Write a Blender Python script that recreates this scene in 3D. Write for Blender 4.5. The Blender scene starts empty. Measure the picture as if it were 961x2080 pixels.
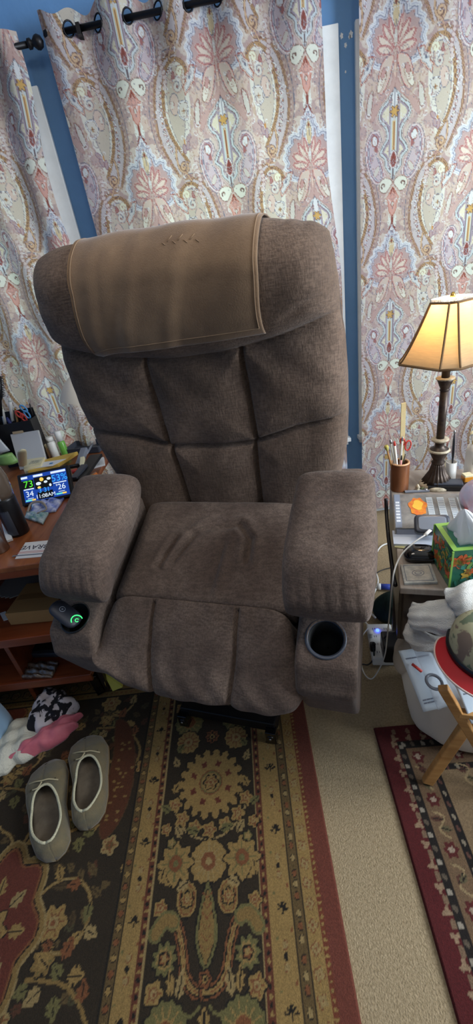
import bpy, math, random
import numpy as np
from mathutils import Vector, Matrix

# ------------------------------------------------------------------ camera, world, light
SC = bpy.context.scene
COL = SC.collection
H = 1.38                       # eye height
F_PX, PITCH, ROLL, YAW = 857.7, math.radians(29.21), math.radians(10.02), math.radians(3.65)
_F = np.array([-math.sin(YAW)*math.cos(PITCH), math.cos(YAW)*math.cos(PITCH), -math.sin(PITCH)])
_R0 = np.array([math.cos(YAW), math.sin(YAW), 0.0]); _U0 = np.cross(_R0, _F)
_R = _R0*math.cos(ROLL)-_U0*math.sin(ROLL); _U = _U0*math.cos(ROLL)+_R0*math.sin(ROLL)
CAM = np.array([0, 0, H])
def at(px, py, Z=None, Y=None):
    """survey helper: where the sight line through a photo point meets height Z or depth Y"""
    d = _F+_R*(px-480.5)/F_PX-_U*(py-1040.0)/F_PX
    t = (Z-H)/d[2] if Z is not None else Y/d[1]
    return CAM+d*t
cd = bpy.data.cameras.new('camera'); cam = bpy.data.objects.new('camera', cd); COL.objects.link(cam)
cd.sensor_fit = 'VERTICAL'; cd.sensor_height = 36; cd.lens = 36*F_PX/2080; cd.clip_start = .02
M3 = Matrix(((_R[0], _U[0], -_F[0]), (_R[1], _U[1], -_F[1]), (_R[2], _U[2], -_F[2])))
cam.matrix_world = Matrix.Translation(CAM) @ M3.to_4x4()
SC.camera = cam
SC.view_settings.view_transform = 'Standard'; SC.view_settings.look = 'None'
SC.view_settings.gamma = 1; SC.view_settings.use_curve_mapping = False
SC.view_settings.exposure = 0.0
W = bpy.data.worlds.new('world'); SC.world = W; W.use_nodes = True
W.node_tree.nodes['Background'].inputs[0].default_value = (.80, .88, 1.0, 1)
W.node_tree.nodes['Background'].inputs[1].default_value = .26
def area(name, loc, target, sx, sy, power, col):
    L = bpy.data.lights.new(name, 'AREA'); L.shape = 'RECTANGLE'; L.size = sx; L.size_y = sy
    L.energy = power; L.color = col
    o = bpy.data.objects.new(name, L); COL.objects.link(o); o.location = loc
    o.rotation_euler = (Vector(target)-Vector(loc)).to_track_quat('-Z', 'Y').to_euler()
    return o
area('daylight_side_window', (2.55, .35, 1.65), (.1, 1.6, 1.0), 1.5, 1.5, 138, (.84, .92, 1.0))
area('daylight_behind_curtains', (.2, 2.75, 1.6), (.1, 1.0, 1.2), 2.6, 1.8, 46, (.93, 1.0, .86))
area('overhead_fill', (-.1, .75, 2.52), (-.1, 1.2, 0), .5, .5, 7, (1.0, .90, .78))  # added soft fill from above, no known fixture there

# ------------------------------------------------------------------ helpers
rng = np.random.default_rng(7); random.seed(7)
def nrm(v):
    v = np.asarray(v, float); return v/np.linalg.norm(v)
class MB:
    """collects shapes for ONE mesh object (world coordinates)"""
    def __init__(s): s.v = []; s.f = []; s.n = 0
    def add(s, V, Fc):
        V = np.asarray(V, float).reshape(-1, 3); s.v.append(V)
        s.f += [tuple(int(i)+s.n for i in q) for q in Fc]; s.n += len(V); return s
    def box(s, c, d, ax=None, rz=0.0):
        c = np.asarray(c, float)
        if ax is None:
            cz, sz = math.cos(rz), math.sin(rz); ax = np.array([[cz, sz, 0], [-sz, cz, 0], [0, 0, 1]])
        ax = np.asarray(ax, float); h = np.asarray(d, float)/2
        V = [c+ax[0]*h[0]*i+ax[1]*h[1]*j+ax[2]*h[2]*k for i in (-1, 1) for j in (-1, 1) for k in (-1, 1)]
        return s.add(V, [(0, 1, 3, 2), (4, 6, 7, 5), (0, 4, 5, 1), (2, 3, 7, 6), (0, 2, 6, 4), (1, 5, 7, 3)])
    def beam(s, a, b, w, t, up=(0, 0, 1)):
        a = np.asarray(a, float); b = np.asarray(b, float); e = nrm(b-a); r = nrm(np.cross(e, up)); q = np.cross(r, e)
        return s.box((a+b)/2, (np.linalg.norm(b-a), w, t), (e, r, q))
    def rings(s, R, cap0=True, cap1=True, closed=True):
        R = np.asarray(R, float); N, M = R.shape[:2]; Fc = []
        for i in range(N-1):
            for j in range(M if closed else M-1):
                k = (j+1) % M; Fc.append((i*M+j, i*M+k, (i+1)*M+k, (i+1)*M+j))
        if closed and cap0: Fc.append(tuple(range(M-1, -1, -1)))
        if closed and cap1: Fc.append(tuple((N-1)*M+j for j in range(M)))
        return s.add(R.reshape(-1, 3), Fc)
    def lathe(s, prof, o=(0, 0, 0), ax=(0, 0, 1), seg=28, cap0=True, cap1=True, flute=0, fn=0):
        ax = nrm(ax); t = np.array([1, 0, 0]) if abs(ax[0]) < .9 else np.array([0, 1, 0])
        e1 = nrm(np.cross(ax, t)); e2 = np.cross(ax, e1); R = []
        for r, z in prof:
            ring = []
            for k in range(seg):
                a = 2*math.pi*k/seg; rr = r*(1+flute*math.cos(fn*a)) if fn else r
                ring.append(np.asarray(o)+ax*z+(e1*math.cos(a)+e2*math.sin(a))*rr)
            R.append(ring)
        return s.rings(R, cap0, cap1)
    def tube(s, P, r, seg=8, flat=1.0):
        P = [np.asarray(p, float) for p in P]; R = []; n = len(P)
        rr = r if hasattr(r, '__len__') else [r]*n
        T0 = nrm(P[1]-P[0]); ref = np.array([0, 0, 1.]) if abs(T0[2]) < .9 else np.array([1., 0, 0])
        e1 = nrm(np.cross(T0, ref))
        for i in range(n):
            T = nrm(P[min(i+1, n-1)]-P[max(i-1, 0)]); e1 = nrm(e1-T*(e1@T)); e2 = np.cross(T, e1)
            R.append([P[i]+(e1*math.cos(2*math.pi*k/seg)+e2*math.sin(2*math.pi*k/seg)*flat)*rr[i] for k in range(seg)])
        return s.rings(R)
    def build(s, name, mat, parent=None, smooth=True, bevel=0, sub=0):
        V = np.concatenate(s.v); me = bpy.data.meshes.new(name)
        me.from_pydata(V.tolist(), [], s.f); me.update()
        o = bpy.data.objects.new(name, me); COL.objects.link(o)
        me.materials.append(mat)
        if parent is not None:
            o.parent = parent; o.location = -Vector(ROOT[parent.name])
        if bevel:
            m = o.modifiers.new('bevel', 'BEVEL'); m.width = bevel; m.segments = 3; m.limit_method = 'ANGLE'; m.angle_limit = .6
        if sub:
            m = o.modifiers.new('sub', 'SUBSURF'); m.levels = sub; m.render_levels = sub
        if smooth:
            me.polygons.foreach_set('use_smooth', [True]*len(me.polygons))
            if smooth == 'auto' or bevel:
                m = o.modifiers.new('wn', 'WEIGHTED_NORMAL') if bevel else None
        ROOT[o.name] = ROOT.get(parent.name, (0, 0, 0)) if parent is not None else (0, 0, 0)
        if parent is not None:   # children of this part are also in world coordinates, so they need no shift
            ROOT[o.name] = (0, 0, 0)
        return o
ROOT = {}
def thing(name, label, cat, loc, group=None):
    o = bpy.data.objects.new(name, None); COL.objects.link(o); o.location = loc; o.empty_display_size = .05
    ROOT[o.name] = tuple(float(x) for x in loc); tag(o, label, cat, group); return o
def tag(o, label, cat, group=None, kind=None):
    o['label'] = label; o['category'] = cat
    if group: o['group'] = group
    if kind: o['kind'] = kind
    return o
def struct(o): o['kind'] = 'structure'; return o
def spline(P, n=8, closed=False):
    P = np.asarray(P, float); N = len(P); out = []
    rg = range(N if closed else N-1)
    for i in rg:
        if closed: p0, p1, p2, p3 = P[(i-1) % N], P[i], P[(i+1) % N], P[(i+2) % N]
        else: p0, p1, p2, p3 = P[max(i-1, 0)], P[i], P[i+1], P[min(i+2, N-1)]
        for k in range(n):
            t = k/n
            out.append(.5*((2*p1)+(p2-p0)*t+(2*p0-5*p1+4*p2-p3)*t*t+(3*p1-p0-3*p2+p3)*t**3))
    if not closed: out.append(P[-1])
    return np.array(out)
def sg(x, p): return np.sign(x)*np.abs(x)**p
def eth(p, q, n, asp=1.0):
    """angles that space a superellipse section evenly"""
    t = np.linspace(0, 2*math.pi, 4001); x = sg(np.cos(t), p)*asp; y = sg(np.sin(t), q)
    L = np.concatenate([[0], np.cumsum(np.hypot(np.diff(x), np.diff(y)))]); return np.interp(np.linspace(0, L[-1], n, endpoint=False), L, t)
def smooth01(x): x = np.clip(x, 0, 1); return x*x*(3-2*x)
def lin(c):
    c = np.asarray(c, float)/255.0
    return np.where(c <= .04045, c/12.92, ((c+.055)/1.055)**2.4)
def L3(*c): return tuple(float(x) for x in lin(c))+(1.0,)

# ------------------------------------------------------------------ materials
def mat(name, col, rough=.6, metal=0, sheen=0, noise=0, nscale=20, col2=None, bump=0, bscale=200, trans=0, emit=None, estr=0,
        alpha=1, stretch=None, coat=0, transl=0, ior=1.45, attr=None):
    m = bpy.data.materials.new(name); m.use_nodes = True; nt = m.node_tree; nd = nt.nodes; lk = nt.links
    b = nd['Principled BSDF']; col = L3(*col)
    b.inputs['Base Color'].default_value = col; b.inputs['Roughness'].default_value = rough
    b.inputs['Metallic'].default_value = metal; b.inputs['IOR'].default_value = ior
    if sheen:
        b.inputs['Sheen Weight'].default_value = sheen; b.inputs['Sheen Roughness'].default_value = .45
    if trans: b.inputs['Transmission Weight'].default_value = trans
    if coat: b.inputs['Coat Weight'].default_value = coat
    if alpha < 1: b.inputs['Alpha'].default_value = alpha
    if emit is not None:
        b.inputs['Emission Color'].default_value = L3(*emit); b.inputs['Emission Strength'].default_value = estr
    src = None
    if attr:
        a = nd.new('ShaderNodeAttribute'); a.attribute_name = attr; src = a.outputs['Color']
    tc = nd.new('ShaderNodeTexCoord'); mp = nd.new('ShaderNodeMapping'); lk.new(tc.outputs['Object'], mp.inputs[0])
    if stretch: mp.inputs['Scale'].default_value = stretch
    if noise or col2:
        n = nd.new('ShaderNodeTexNoise'); n.inputs['Scale'].default_value = nscale; n.inputs['Detail'].default_value = 6
        n.inputs['Roughness'].default_value = .65
        lk.new(mp.outputs[0], n.inputs['Vector'])
        mx = nd.new('ShaderNodeMix'); mx.data_type = 'RGBA'
        rp = nd.new('ShaderNodeMapRange'); rp.inputs[1].default_value = .35; rp.inputs[2].default_value = .65
        lk.new(n.outputs['Fac'], rp.inputs[0]); lk.new(rp.outputs[0], mx.inputs[0])
        if src is not None:
            mx.blend_type = 'MULTIPLY'; lk.new(src, mx.inputs[6]); q = 1-noise
            # multiply by 1 or by a slightly darker weave tone
            mx2 = nd.new('ShaderNodeMix'); mx2.data_type = 'RGBA'; lk.new(rp.outputs[0], mx2.inputs[0])
            mx2.inputs[6].default_value = (1, 1, 1, 1); mx2.inputs[7].default_value = (q, q, q, 1)
            mx.inputs[0].default_value = 1
            for l in list(mx.inputs[0].links): lk.remove(l)
            lk.new(mx2.outputs[2], mx.inputs[7])
        else:
            c2 = L3(*col2) if col2 else tuple(x*(1-noise) for x in col[:3])+(1,)
            mx.inputs[6].default_value = col; mx.inputs[7].default_value = c2
        src = mx.outputs[2]
    if src is not None: lk.new(src, b.inputs['Base Color'])
    if bump:
        n2 = nd.new('ShaderNodeTexNoise'); n2.inputs['Scale'].default_value = bscale; n2.inputs['Detail'].default_value = 4
        lk.new(mp.outputs[0], n2.inputs['Vector'])
        bp = nd.new('ShaderNodeBump'); bp.inputs['Strength'].default_value = bump; bp.inputs['Distance'].default_value = .004
        lk.new(n2.outputs['Fac'], bp.inputs['Height']); lk.new(bp.outputs[0], b.inputs['Normal'])
    if transl:
        t = nd.new('ShaderNodeBsdfTranslucent'); ms = nd.new('ShaderNodeMixShader'); ms.inputs[0].default_value = transl
        if src is not None: lk.new(src, t.inputs[0])
        else: t.inputs[0].default_value = col
        lk.new(b.outputs[0], ms.inputs[1]); lk.new(t.outputs[0], ms.inputs[2])
        lk.new(ms.outputs[0], nd['Material Output'].inputs[0])
    m.diffuse_color = col
    return m
def wood(name, c1, c2, rough=.4, scale=(1, 1, 1), ns=9):
    m = bpy.data.materials.new(name); m.use_nodes = True; nt = m.node_tree; nd = nt.nodes; lk = nt.links
    b = nd['Principled BSDF']; b.inputs['Roughness'].default_value = rough
    tc = nd.new('ShaderNodeTexCoord'); mp = nd.new('ShaderNodeMapping'); mp.inputs['Scale'].default_value = scale
    n = nd.new('ShaderNodeTexNoise'); n.inputs['Scale'].default_value = ns; n.inputs['Detail'].default_value = 8; n.inputs['Distortion'].default_value = .6
    cr = nd.new('ShaderNodeValToRGB'); cr.color_ramp.elements[0].color = L3(*c1); cr.color_ramp.elements[1].color = L3(*c2)
    cr.color_ramp.elements[0].position = .32; cr.color_ramp.elements[1].position = .68
    lk.new(tc.outputs['Object'], mp.inputs[0]); lk.new(mp.outputs[0], n.inputs['Vector'])
    lk.new(n.outputs['Fac'], cr.inputs[0]); lk.new(cr.outputs[0], b.inputs['Base Color'])
    return m
M = {}
M['wall'] = mat('blue_wall_paint', (98, 144, 194), .55, noise=.08, nscale=6, bump=.15, bscale=60)
M['ceiling'] = mat('ceiling_paint', (215, 212, 205), .8, bump=.2, bscale=90)
M['trim'] = mat('old_white_trim_paint', (220, 226, 230), .45, noise=.10, nscale=14)
M['glass'] = mat('window_glass', (235, 245, 245), .02, trans=1, ior=1.02)
M['curtain'] = mat('paisley_cotton', (200, 190, 185), .9, attr='Col', noise=.12, nscale=420, transl=.30, bump=.25, bscale=500)
M['rug'] = mat('wool_pile', (90, 70, 40), 1, attr='Col', noise=.38, nscale=260, bump=.5, bscale=420)
M['carpet'] = mat('beige_loop_carpet', (172, 152, 120), 1, col2=(142, 124, 94), nscale=150, bump=.9, bscale=260)
def chenille(name, c1, c2, c3):
    m = bpy.data.materials.new(name); m.use_nodes = True; nt = m.node_tree; nd = nt.nodes; lk = nt.links; b = nd['Principled BSDF']
    b.inputs['Roughness'].default_value = 1; b.inputs['Sheen Weight'].default_value = .12; b.inputs['Specular IOR Level'].default_value = .15
    tc = nd.new('ShaderNodeTexCoord'); facs = []
    for sc, st in ((6.5, (1, 1, 1)), (240, (1, 1, .22)), (260, (.2, .2, 1))):
        mp = nd.new('ShaderNodeMapping'); mp.inputs['Scale'].default_value = st; n = nd.new('ShaderNodeTexNoise'); n.inputs['Scale'].default_value = sc
        n.inputs['Detail'].default_value = 5; n.inputs['Roughness'].default_value = .6; lk.new(tc.outputs['Object'], mp.inputs[0]); lk.new(mp.outputs[0], n.inputs['Vector']); facs.append(n.outputs['Fac'])
    mr = nd.new('ShaderNodeMapRange'); mr.inputs[1].default_value = .40; mr.inputs[2].default_value = .62; lk.new(facs[0], mr.inputs[0])
    ad = nd.new('ShaderNodeMath'); ad.operation = 'ADD'; lk.new(facs[1], ad.inputs[0]); lk.new(facs[2], ad.inputs[1])
    m2 = nd.new('ShaderNodeMapRange'); m2.inputs[1].default_value = .85; m2.inputs[2].default_value = 1.15; lk.new(ad.outputs[0], m2.inputs[0])
    x1 = nd.new('ShaderNodeMix'); x1.data_type = 'RGBA'; x1.inputs[6].default_value = L3(*c1); x1.inputs[7].default_value = L3(*c2); lk.new(mr.outputs[0], x1.inputs[0])
    x2 = nd.new('ShaderNodeMix'); x2.data_type = 'RGBA'; lk.new(x1.outputs[2], x2.inputs[6]); x2.inputs[7].default_value = L3(*c3)
    ml = nd.new('ShaderNodeMath'); ml.operation = 'MULTIPLY'; ml.inputs[1].default_value = .55; lk.new(m2.outputs[0], ml.inputs[0]); lk.new(ml.outputs[0], x2.inputs[0])
    lk.new(x2.outputs[2], b.inputs['Base Color']); bp = nd.new('ShaderNodeBump'); bp.inputs['Strength'].default_value = .55; bp.inputs['Distance'].default_value = .003
    lk.new(ad.outputs[0], bp.inputs['Height']); lk.new(bp.outputs[0], b.inputs['Normal']); return m
M['fabric'] = chenille('taupe_chenille', (118, 101, 90), (97, 81, 72), (62, 52, 47)); M['fabric_back'] = chenille('taupe_chenille_back', (124, 104, 90), (104, 86, 73), (68, 56, 49))  # second chenille for the backrest, slightly lighter and browner
M['suede'] = mat('tan_suede_cloth', (134, 108, 82), .95, col2=(114, 90, 68), nscale=9, sheen=.4, bump=.2, bscale=300)
M['stitch'] = mat('tan_stitched_hem', (150, 124, 98), .9)
M['black'] = mat('black_plastic', (22, 22, 25), .38)
M['blackm'] = mat('black_powder_steel', (18, 18, 20), .45, metal=.3)
M['black_g'] = mat('gloss_black_plastic', (10, 10, 13), .12, coat=.5)
M['dgrey'] = mat('dark_grey_plastic', (62, 66, 76), .35)
M['mgrey'] = mat('grey_plastic', (120, 126, 138), .3)
M['white'] = mat('white_plastic', (228, 229, 226), .35)
M['paper'] = mat('white_paper', (226, 228, 230), .8, noise=.05, nscale=12)
M['cream'] = mat('cream_plastic', (222, 214, 178), .4)
M['ink'] = mat('grey_print', (120, 126, 140), .8)
M['inkd'] = mat('dark_print', (60, 62, 80), .8)
M['desk'] = wood('reddish_desk_wood', (122, 66, 36), (160, 96, 55), .32, (6, 1, 6), 5)
M['deskedge'] = wood('reddish_desk_edge', (112, 52, 28), (146, 74, 40), .35, (1, 8, 8), 4)
M['darkwood'] = wood('espresso_veneer', (38, 30, 28), (54, 44, 40), .3, (1, 6, 1), 8)
M['standtop'] = wood('grey_brown_worn_top', (128, 116, 106), (160, 150, 140), .35, (6, 1, 1), 6)
M['oak'] = wood('light_oak', (170, 120, 66), (196, 148, 90), .45, (1, 1, 7), 8)
M['walnut'] = wood('turned_walnut', (104, 62, 38), (146, 92, 56), .4, (3, 3, 1), 10)
M['cutwood'] = wood('cut_end_wood', (196, 150, 110), (214, 172, 132), .5, (1, 1, 1), 20)
M['bronze'] = mat('antique_bronze', (58, 48, 44), .42, metal=.55, col2=(84, 72, 62), nscale=60)
M['ivory'] = mat('antique_ivory_highlight', (206, 196, 172), .5, col2=(150, 136, 112), nscale=70)
M['shade'] = mat('amber_silk_shade', (250, 234, 204), .8, transl=.80, noise=.12, nscale=30, stretch=(1, 1, 12))
M['braid'] = mat('brown_braid', (122, 96, 66), .9)
M['bead'] = mat('clear_beads', (235, 235, 235), .1, trans=.6)
M['brass'] = mat('brass', (196, 160, 84), .3, metal=1)
M['steel'] = mat('brushed_steel', (170, 172, 175), .3, metal=1)
M['rod'] = mat('black_iron', (26, 26, 30), .4, metal=.5)
M['towel'] = mat('white_terry', (226, 224, 218), 1, noise=.08, nscale=60, bump=.8, bscale=500, sheen=.3)
M['card'] = mat('cardboard', (176, 134, 82), .85, noise=.08, nscale=10)
M['cable'] = mat('white_cable', (222, 222, 218), .4)
M['plast'] = mat('thin_clear_plastic', (220, 228, 236), .15, alpha=.35)
M['bag'] = mat('white_bin_liner', (226, 220, 210), .4, transl=.3)
def solid(name, c, r=.5, **k):
    M[name] = mat(name, c, r, **k); return M[name]

# ------------------------------------------------------------------ pattern painter (colours go to the mesh as a colour attribute)
class Ras:
    def __init__(s, x0, x1, y0, y1, res, bg, wrap=False):
        s.x0, s.y0, s.res, s.wrap = x0, y0, res, wrap
        s.nx = int(round((x1-x0)/res)); s.ny = int(round((y1-y0)/res))
        s.A = np.empty((s.ny, s.nx, 3)); s.A[:] = lin(bg)
        s.wx, s.wy = s.nx*res, s.ny*res
    def sdf(s, P, pad, closed=True):
        P = np.asarray(P, float); lo = P.min(0)-pad; hi = P.max(0)+pad
        i0 = int(math.floor((lo[0]-s.x0)/s.res)); i1 = int(math.ceil((hi[0]-s.x0)/s.res))
        j0 = int(math.floor((lo[1]-s.y0)/s.res)); j1 = int(math.ceil((hi[1]-s.y0)/s.res))
        if not s.wrap:
            i0, i1, j0, j1 = max(i0, 0), min(i1, s.nx-1), max(j0, 0), min(j1, s.ny-1)
            if i1 <= i0 or j1 <= j0: return None
        I, J = np.meshgrid(np.arange(i0, i1+1), np.arange(j0, j1+1))
        X = s.x0+(I+.5)*s.res; Y = s.y0+(J+.5)*s.res
        D = np.full(X.shape, 1e9); ins = np.zeros(X.shape, bool); n = len(P)
        for k in range(n if closed else n-1):
            a = P[k]; b = P[(k+1) % n]; e = b-a; L = e@e+1e-12
            t = np.clip(((X-a[0])*e[0]+(Y-a[1])*e[1])/L, 0, 1)
            D = np.minimum(D, (X-a[0]-e[0]*t)**2+(Y-a[1]-e[1]*t)**2)
            if closed and a[1] != b[1]:
                c = ((a[1] > Y) != (b[1] > Y)) & (X < (b[0]-a[0])*(Y-a[1])/(b[1]-a[1])+a[0]); ins ^= c
        D = np.sqrt(D)
        return I % s.nx if s.wrap else I, J % s.ny if s.wrap else J, np.where(ins, -D, D) if closed else D
    def bands(s, P, B, closed=True):
        """B: list of (from, to, colour) in signed distance, negative inside"""
        pad = max([b[1] for b in B]+[0])+s.res
        r = s.sdf(P, pad, closed)
        if r is None: return
        I, J, D = r
        for lo, hi, c in B:
            m = (D >= lo) & (D < hi); s.A[J[m], I[m]] = lin(c)
    def sample(s, X, Y):
        I = ((X-s.x0)/s.res-.5); J = ((Y-s.y0)/s.res-.5)
        if s.wrap: return s.A[np.round(J).astype(int) % s.ny, np.round(I).astype(int) % s.nx]
        return s.A[np.clip(np.round(J).astype(int), 0, s.ny-1), np.clip(np.round(I).astype(int), 0, s.nx-1)]
def ell(cx, cy, rx, ry, rot=0, n=18):
    t = np.linspace(0, 2*math.pi, n, endpoint=False); x = rx*np.cos(t); y = ry*np.sin(t); c, q = math.cos(rot), math.sin(rot)
    return np.stack([cx+x*c-y*q, cy+x*q+y*c], 1)
def petal(cx, cy, ang, r0, r1, w):
    m = (r0+r1)/2; return ell(cx+m*math.cos(ang), cy+m*math.sin(ang), (r1-r0)/2, w, ang, 14)
def rosette(cx, cy, r, n, k=.16, rot=0, m=72):
    t = np.linspace(0, 2*math.pi, m, endpoint=False); rr = r*(1+k*np.cos(n*(t+rot))); return np.stack([cx+rr*np.cos(t), cy+rr*np.sin(t)], 1)
def colour_attr(me, rgb):
    a = me.color_attributes.new('Col', 'FLOAT_COLOR', 'POINT')
    c = np.ones((len(me.vertices), 4), np.float32); c[:, :3] = rgb; a.data.foreach_set('color', c.ravel())
def grid_mesh(name, P, rgb, mat_, keep=None):
    """P: (N,M,3) world points; rgb (N,M,3)"""
    N, Mm = P.shape[:2]; me = bpy.data.meshes.new(name)
    idx = np.arange(N*Mm).reshape(N, Mm)
    q = np.stack([idx[:-1, :-1], idx[:-1, 1:], idx[1:, 1:], idx[1:, :-1]], -1).reshape(-1, 4)
    if keep is not None:
        kq = keep.ravel()[q].all(1); q = q[kq]
    me.vertices.add(N*Mm); me.vertices.foreach_set('co', P.reshape(-1).astype(np.float32))
    me.loops.add(len(q)*4); me.loops.foreach_set('vertex_index', q.ravel().astype(np.int32))
    me.polygons.add(len(q)); me.polygons.foreach_set('loop_start', np.arange(0, len(q)*4, 4, dtype=np.int32))
    me.polygons.foreach_set('use_smooth', np.ones(len(q), bool))
    me.update(calc_edges=True); me.validate()
    if rgb is not None: colour_attr(me, rgb.reshape(-1, 3))
    me.materials.append(mat_)
    o = bpy.data.objects.new(name, me); COL.objects.link(o); ROOT[o.name] = (0, 0, 0)
    return o

# ------------------------------------------------------------------ the room
WY = 2.24
XL, XR, YB, ZC = -1.95, 2.35, -2.4, 2.62
def wall_with_holes(name, x0, x1, y0, y1, z1, holes, m):
    mb = MB(); xs = sorted(set([x0, x1]+[h[0] for h in holes]+[h[1] for h in holes]))
    for a, b in zip(xs[:-1], xs[1:]):
        hs = [h for h in holes if h[0] <= a+1e-6 and h[1] >= b-1e-6]
        if hs:
            h = hs[0]
            mb.box(((a+b)/2, (y0+y1)/2, h[2]/2), (b-a, y1-y0, h[2])); mb.box(((a+b)/2, (y0+y1)/2, (h[3]+z1)/2), (b-a, y1-y0, z1-h[3]))
        else: mb.box(((a+b)/2, (y0+y1)/2, z1/2), (b-a, y1-y0, z1))
    return mb
WIN = [(-1.45, -.70, .50, 2.03), (-.36, .45, .50, 2.03), (.692, 1.50, .50, 2.03)]
struct(wall_with_holes('wall_back', XL, XR, WY+.0, WY+.12, ZC, WIN, None).build('wall_back', M['wall'], smooth=False))
mb = MB().box(((XL+XR)/2, (YB+WY)/2, -.05), (XR-XL, WY-YB+.24, .1)); struct(mb.build('floor', M['carpet'], smooth=False))
mb = MB().box(((XL+XR)/2, (YB+WY)/2, ZC+.05), (XR-XL, WY-YB+.24, .1)); struct(mb.build('ceiling', M['ceiling'], smooth=False))
mb = MB().box((XL-.05, (YB+WY)/2, ZC/2), (.1, WY-YB, ZC)); struct(mb.build('wall_left', M['wall'], smooth=False))
mb = MB()
y0, y1, z0, z1 = -.45, 1.15, .7, 2.3
for c, d in (((XR+.05, (YB+y0)/2, ZC/2), (.1, y0-YB, ZC)), ((XR+.05, (WY+y1)/2, ZC/2), (.1, WY-y1, ZC)),
             ((XR+.05, (y0+y1)/2, z0/2), (.1, y1-y0, z0)), ((XR+.05, (y0+y1)/2, (ZC+z1)/2), (.1, y1-y0, ZC-z1))): mb.box(c, d)
struct(mb.build('wall_right', M['wall'], smooth=False))
mb = MB(); cx = .085
for yy in (y0, (y0+y1)/2, y1): mb.box((XR+.02, yy, (z0+z1)/2), (.06, .05, z1-z0))
for zz in (z0, (z0+z1)/2, z1): mb.box((XR+.02, (y0+y1)/2, zz), (.055, y1-y0+.05, .05))
struct(mb.build('window_4', M['trim'], smooth=False, bevel=.004))
mb = MB().box((0.2, WY-.008, .05), (XR-XL-.35, .014, .1)); struct(mb.build('baseboard_back', M['trim'], smooth=False))

for i, (a, b, z0_, z1_) in enumerate(WIN):
    cw = .09                                    # casing boards, sill, sash and glass
    mb = MB()
    mb.box((a-cw/2, WY-.010, (z0_+z1_)/2+.02), (cw, .02, z1_-z0_+.12)); mb.box((b+cw/2, WY-.010, (z0_+z1_)/2+.02), (cw, .02, z1_-z0_+.12))
    mb.box(((a+b)/2, WY-.010, z1_+.04), (b-a, .018, .08)); mb.box(((a+b)/2, WY-.009, z0_-.045), (b-a, .016, .07))
    mb.box((a+.012, WY-.004, (z0_+z1_)/2), (.024, .03, z1_-z0_)); mb.box((b-.012, WY-.004, (z0_+z1_)/2), (.024, .03, z1_-z0_))
    w = struct(mb.build('window_%d' % (i+1), M['trim'], smooth=False, bevel=.003))
    mb = MB()
    for x in (a+.04, b-.04): mb.box((x, WY+.06, (z0_+z1_)/2), (.05, .035, z1_-z0_))
    for z in (z0_+.03, (z0_+z1_)/2, z1_-.03): mb.box(((a+b)/2, WY+.06, z), (b-a-.08, .032, .05))
    mb.build('window_sash', M['trim'], w, smooth=False)
    MB().box(((a+b)/2, WY+.062, (z0_+z1_)/2), (b-a-.06, .004, z1_-z0_-.04)).build('window_pane', M['glass'], w, smooth=False)
    MB().box(((a+b)/2, WY-.022, z0_-.005), (b-a+.2, .044, .022)).build('window_sill', M['trim'], w, smooth=False, bevel=.004)
# bare plaster nicks beside the window top
for (px, py, s) in ((694, 73, .008), (713, 70, .010), (702, 92, .007), (702, 146, .004), (710, 75, .006)):
    p = at(px, py, Y=WY); P = rosette(0, 0, s, 5, .25, random.random()*6, 16)
    mb = MB().rings([[(p[0]+q[0]*.7, WY-.001, p[2]+q[1]) for q in P], [(p[0]+q[0]*.7, WY+.0005, p[2]+q[1]) for q in P]])
    o = mb.build('plaster_chip', M['trim'], smooth=False); o['kind'] = 'structure'

# ------------------------------------------------------------------ paisley cloth
CR, MV, RS, RU, TN, GB, GC, BR, LV, GO, WH = ((198, 196, 190), (172, 152, 150), (156, 106, 106), (128, 70, 62), (166, 138, 116), (106, 110, 128),
                                             (190, 184, 170), (104, 78, 74), (158, 148, 164), (154, 126, 90), (212, 216, 220))
T = Ras(0, .66, 0, .72, .0015, MV, wrap=True)
n = T.ny*T.nx
def motif(P, B, closed=True, mirror=True):
    P = np.asarray(P, float)
    for ox, oy in ((0, 0), (.33, .36)):
        for sx in ((1, -1) if mirror else (1,)):
            T.bands(P*[sx, 1]+[ox, oy], B, closed)
def S(*p, closed=True, n=6): return spline(p, n, closed)
# soft ground clouds and scale texture
for k in range(150):
    x, y = rng.random(2)*[.33, .72]; motif(ell(x, y, .012+.02*rng.random(), .01+.02*rng.random(), rng.random()*3, 10), [(-.1, 0, [(194, 178, 168), (180, 160, 158), (196, 186, 178), (184, 166, 150)][k % 4])])
for k in range(700):
    x, y = rng.random(2)*[.33, .72]; motif(ell(x, y, .0035, .0022, rng.random()*3, 6), [(-.1, 0, [(170, 140, 134), (206, 198, 192), (176, 156, 140)][k % 3])])
# great hooked paisley
body = S((.120, -.045), (.124, -.008), (.150, .012), (.185, .004), (.207, -.035), (.219, -.09), (.220, -.14), (.205, -.20), (.182, -.245), (.160, -.262), (.146, -.20), (.124, -.12))
motif(body, [(-.2, -.012, (186, 178, 166)), (-.0135, -.012, GB), (-.012, .004, (206, 206, 198))])
L1 = S((.130, -.062), (.117, -.040), (.120, -.004), (.152, .017), (.186, .006), (.206, -.032), (.220, -.09), (.221, -.145), (.205, -.20), (.180, -.243), (.160, -.275), closed=False)
L2 = S((.150, .034), (.192, .028), (.226, -.004), (.246, -.055), (.257, -.11), (.260, -.165), (.250, -.22), (.228, -.27), (.205, -.315), closed=False)
L3_ = S((.135, .040), (.200, .048), (.243, .012), (.266, -.05), (.278, -.11), (.280, -.17), (.270, -.225), (.250, -.28), closed=False)
motif(np.concatenate([L2, L3_[::-1]]), [(0, .0012, GB), (-.1, 0, (170, 150, 144))])
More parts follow.
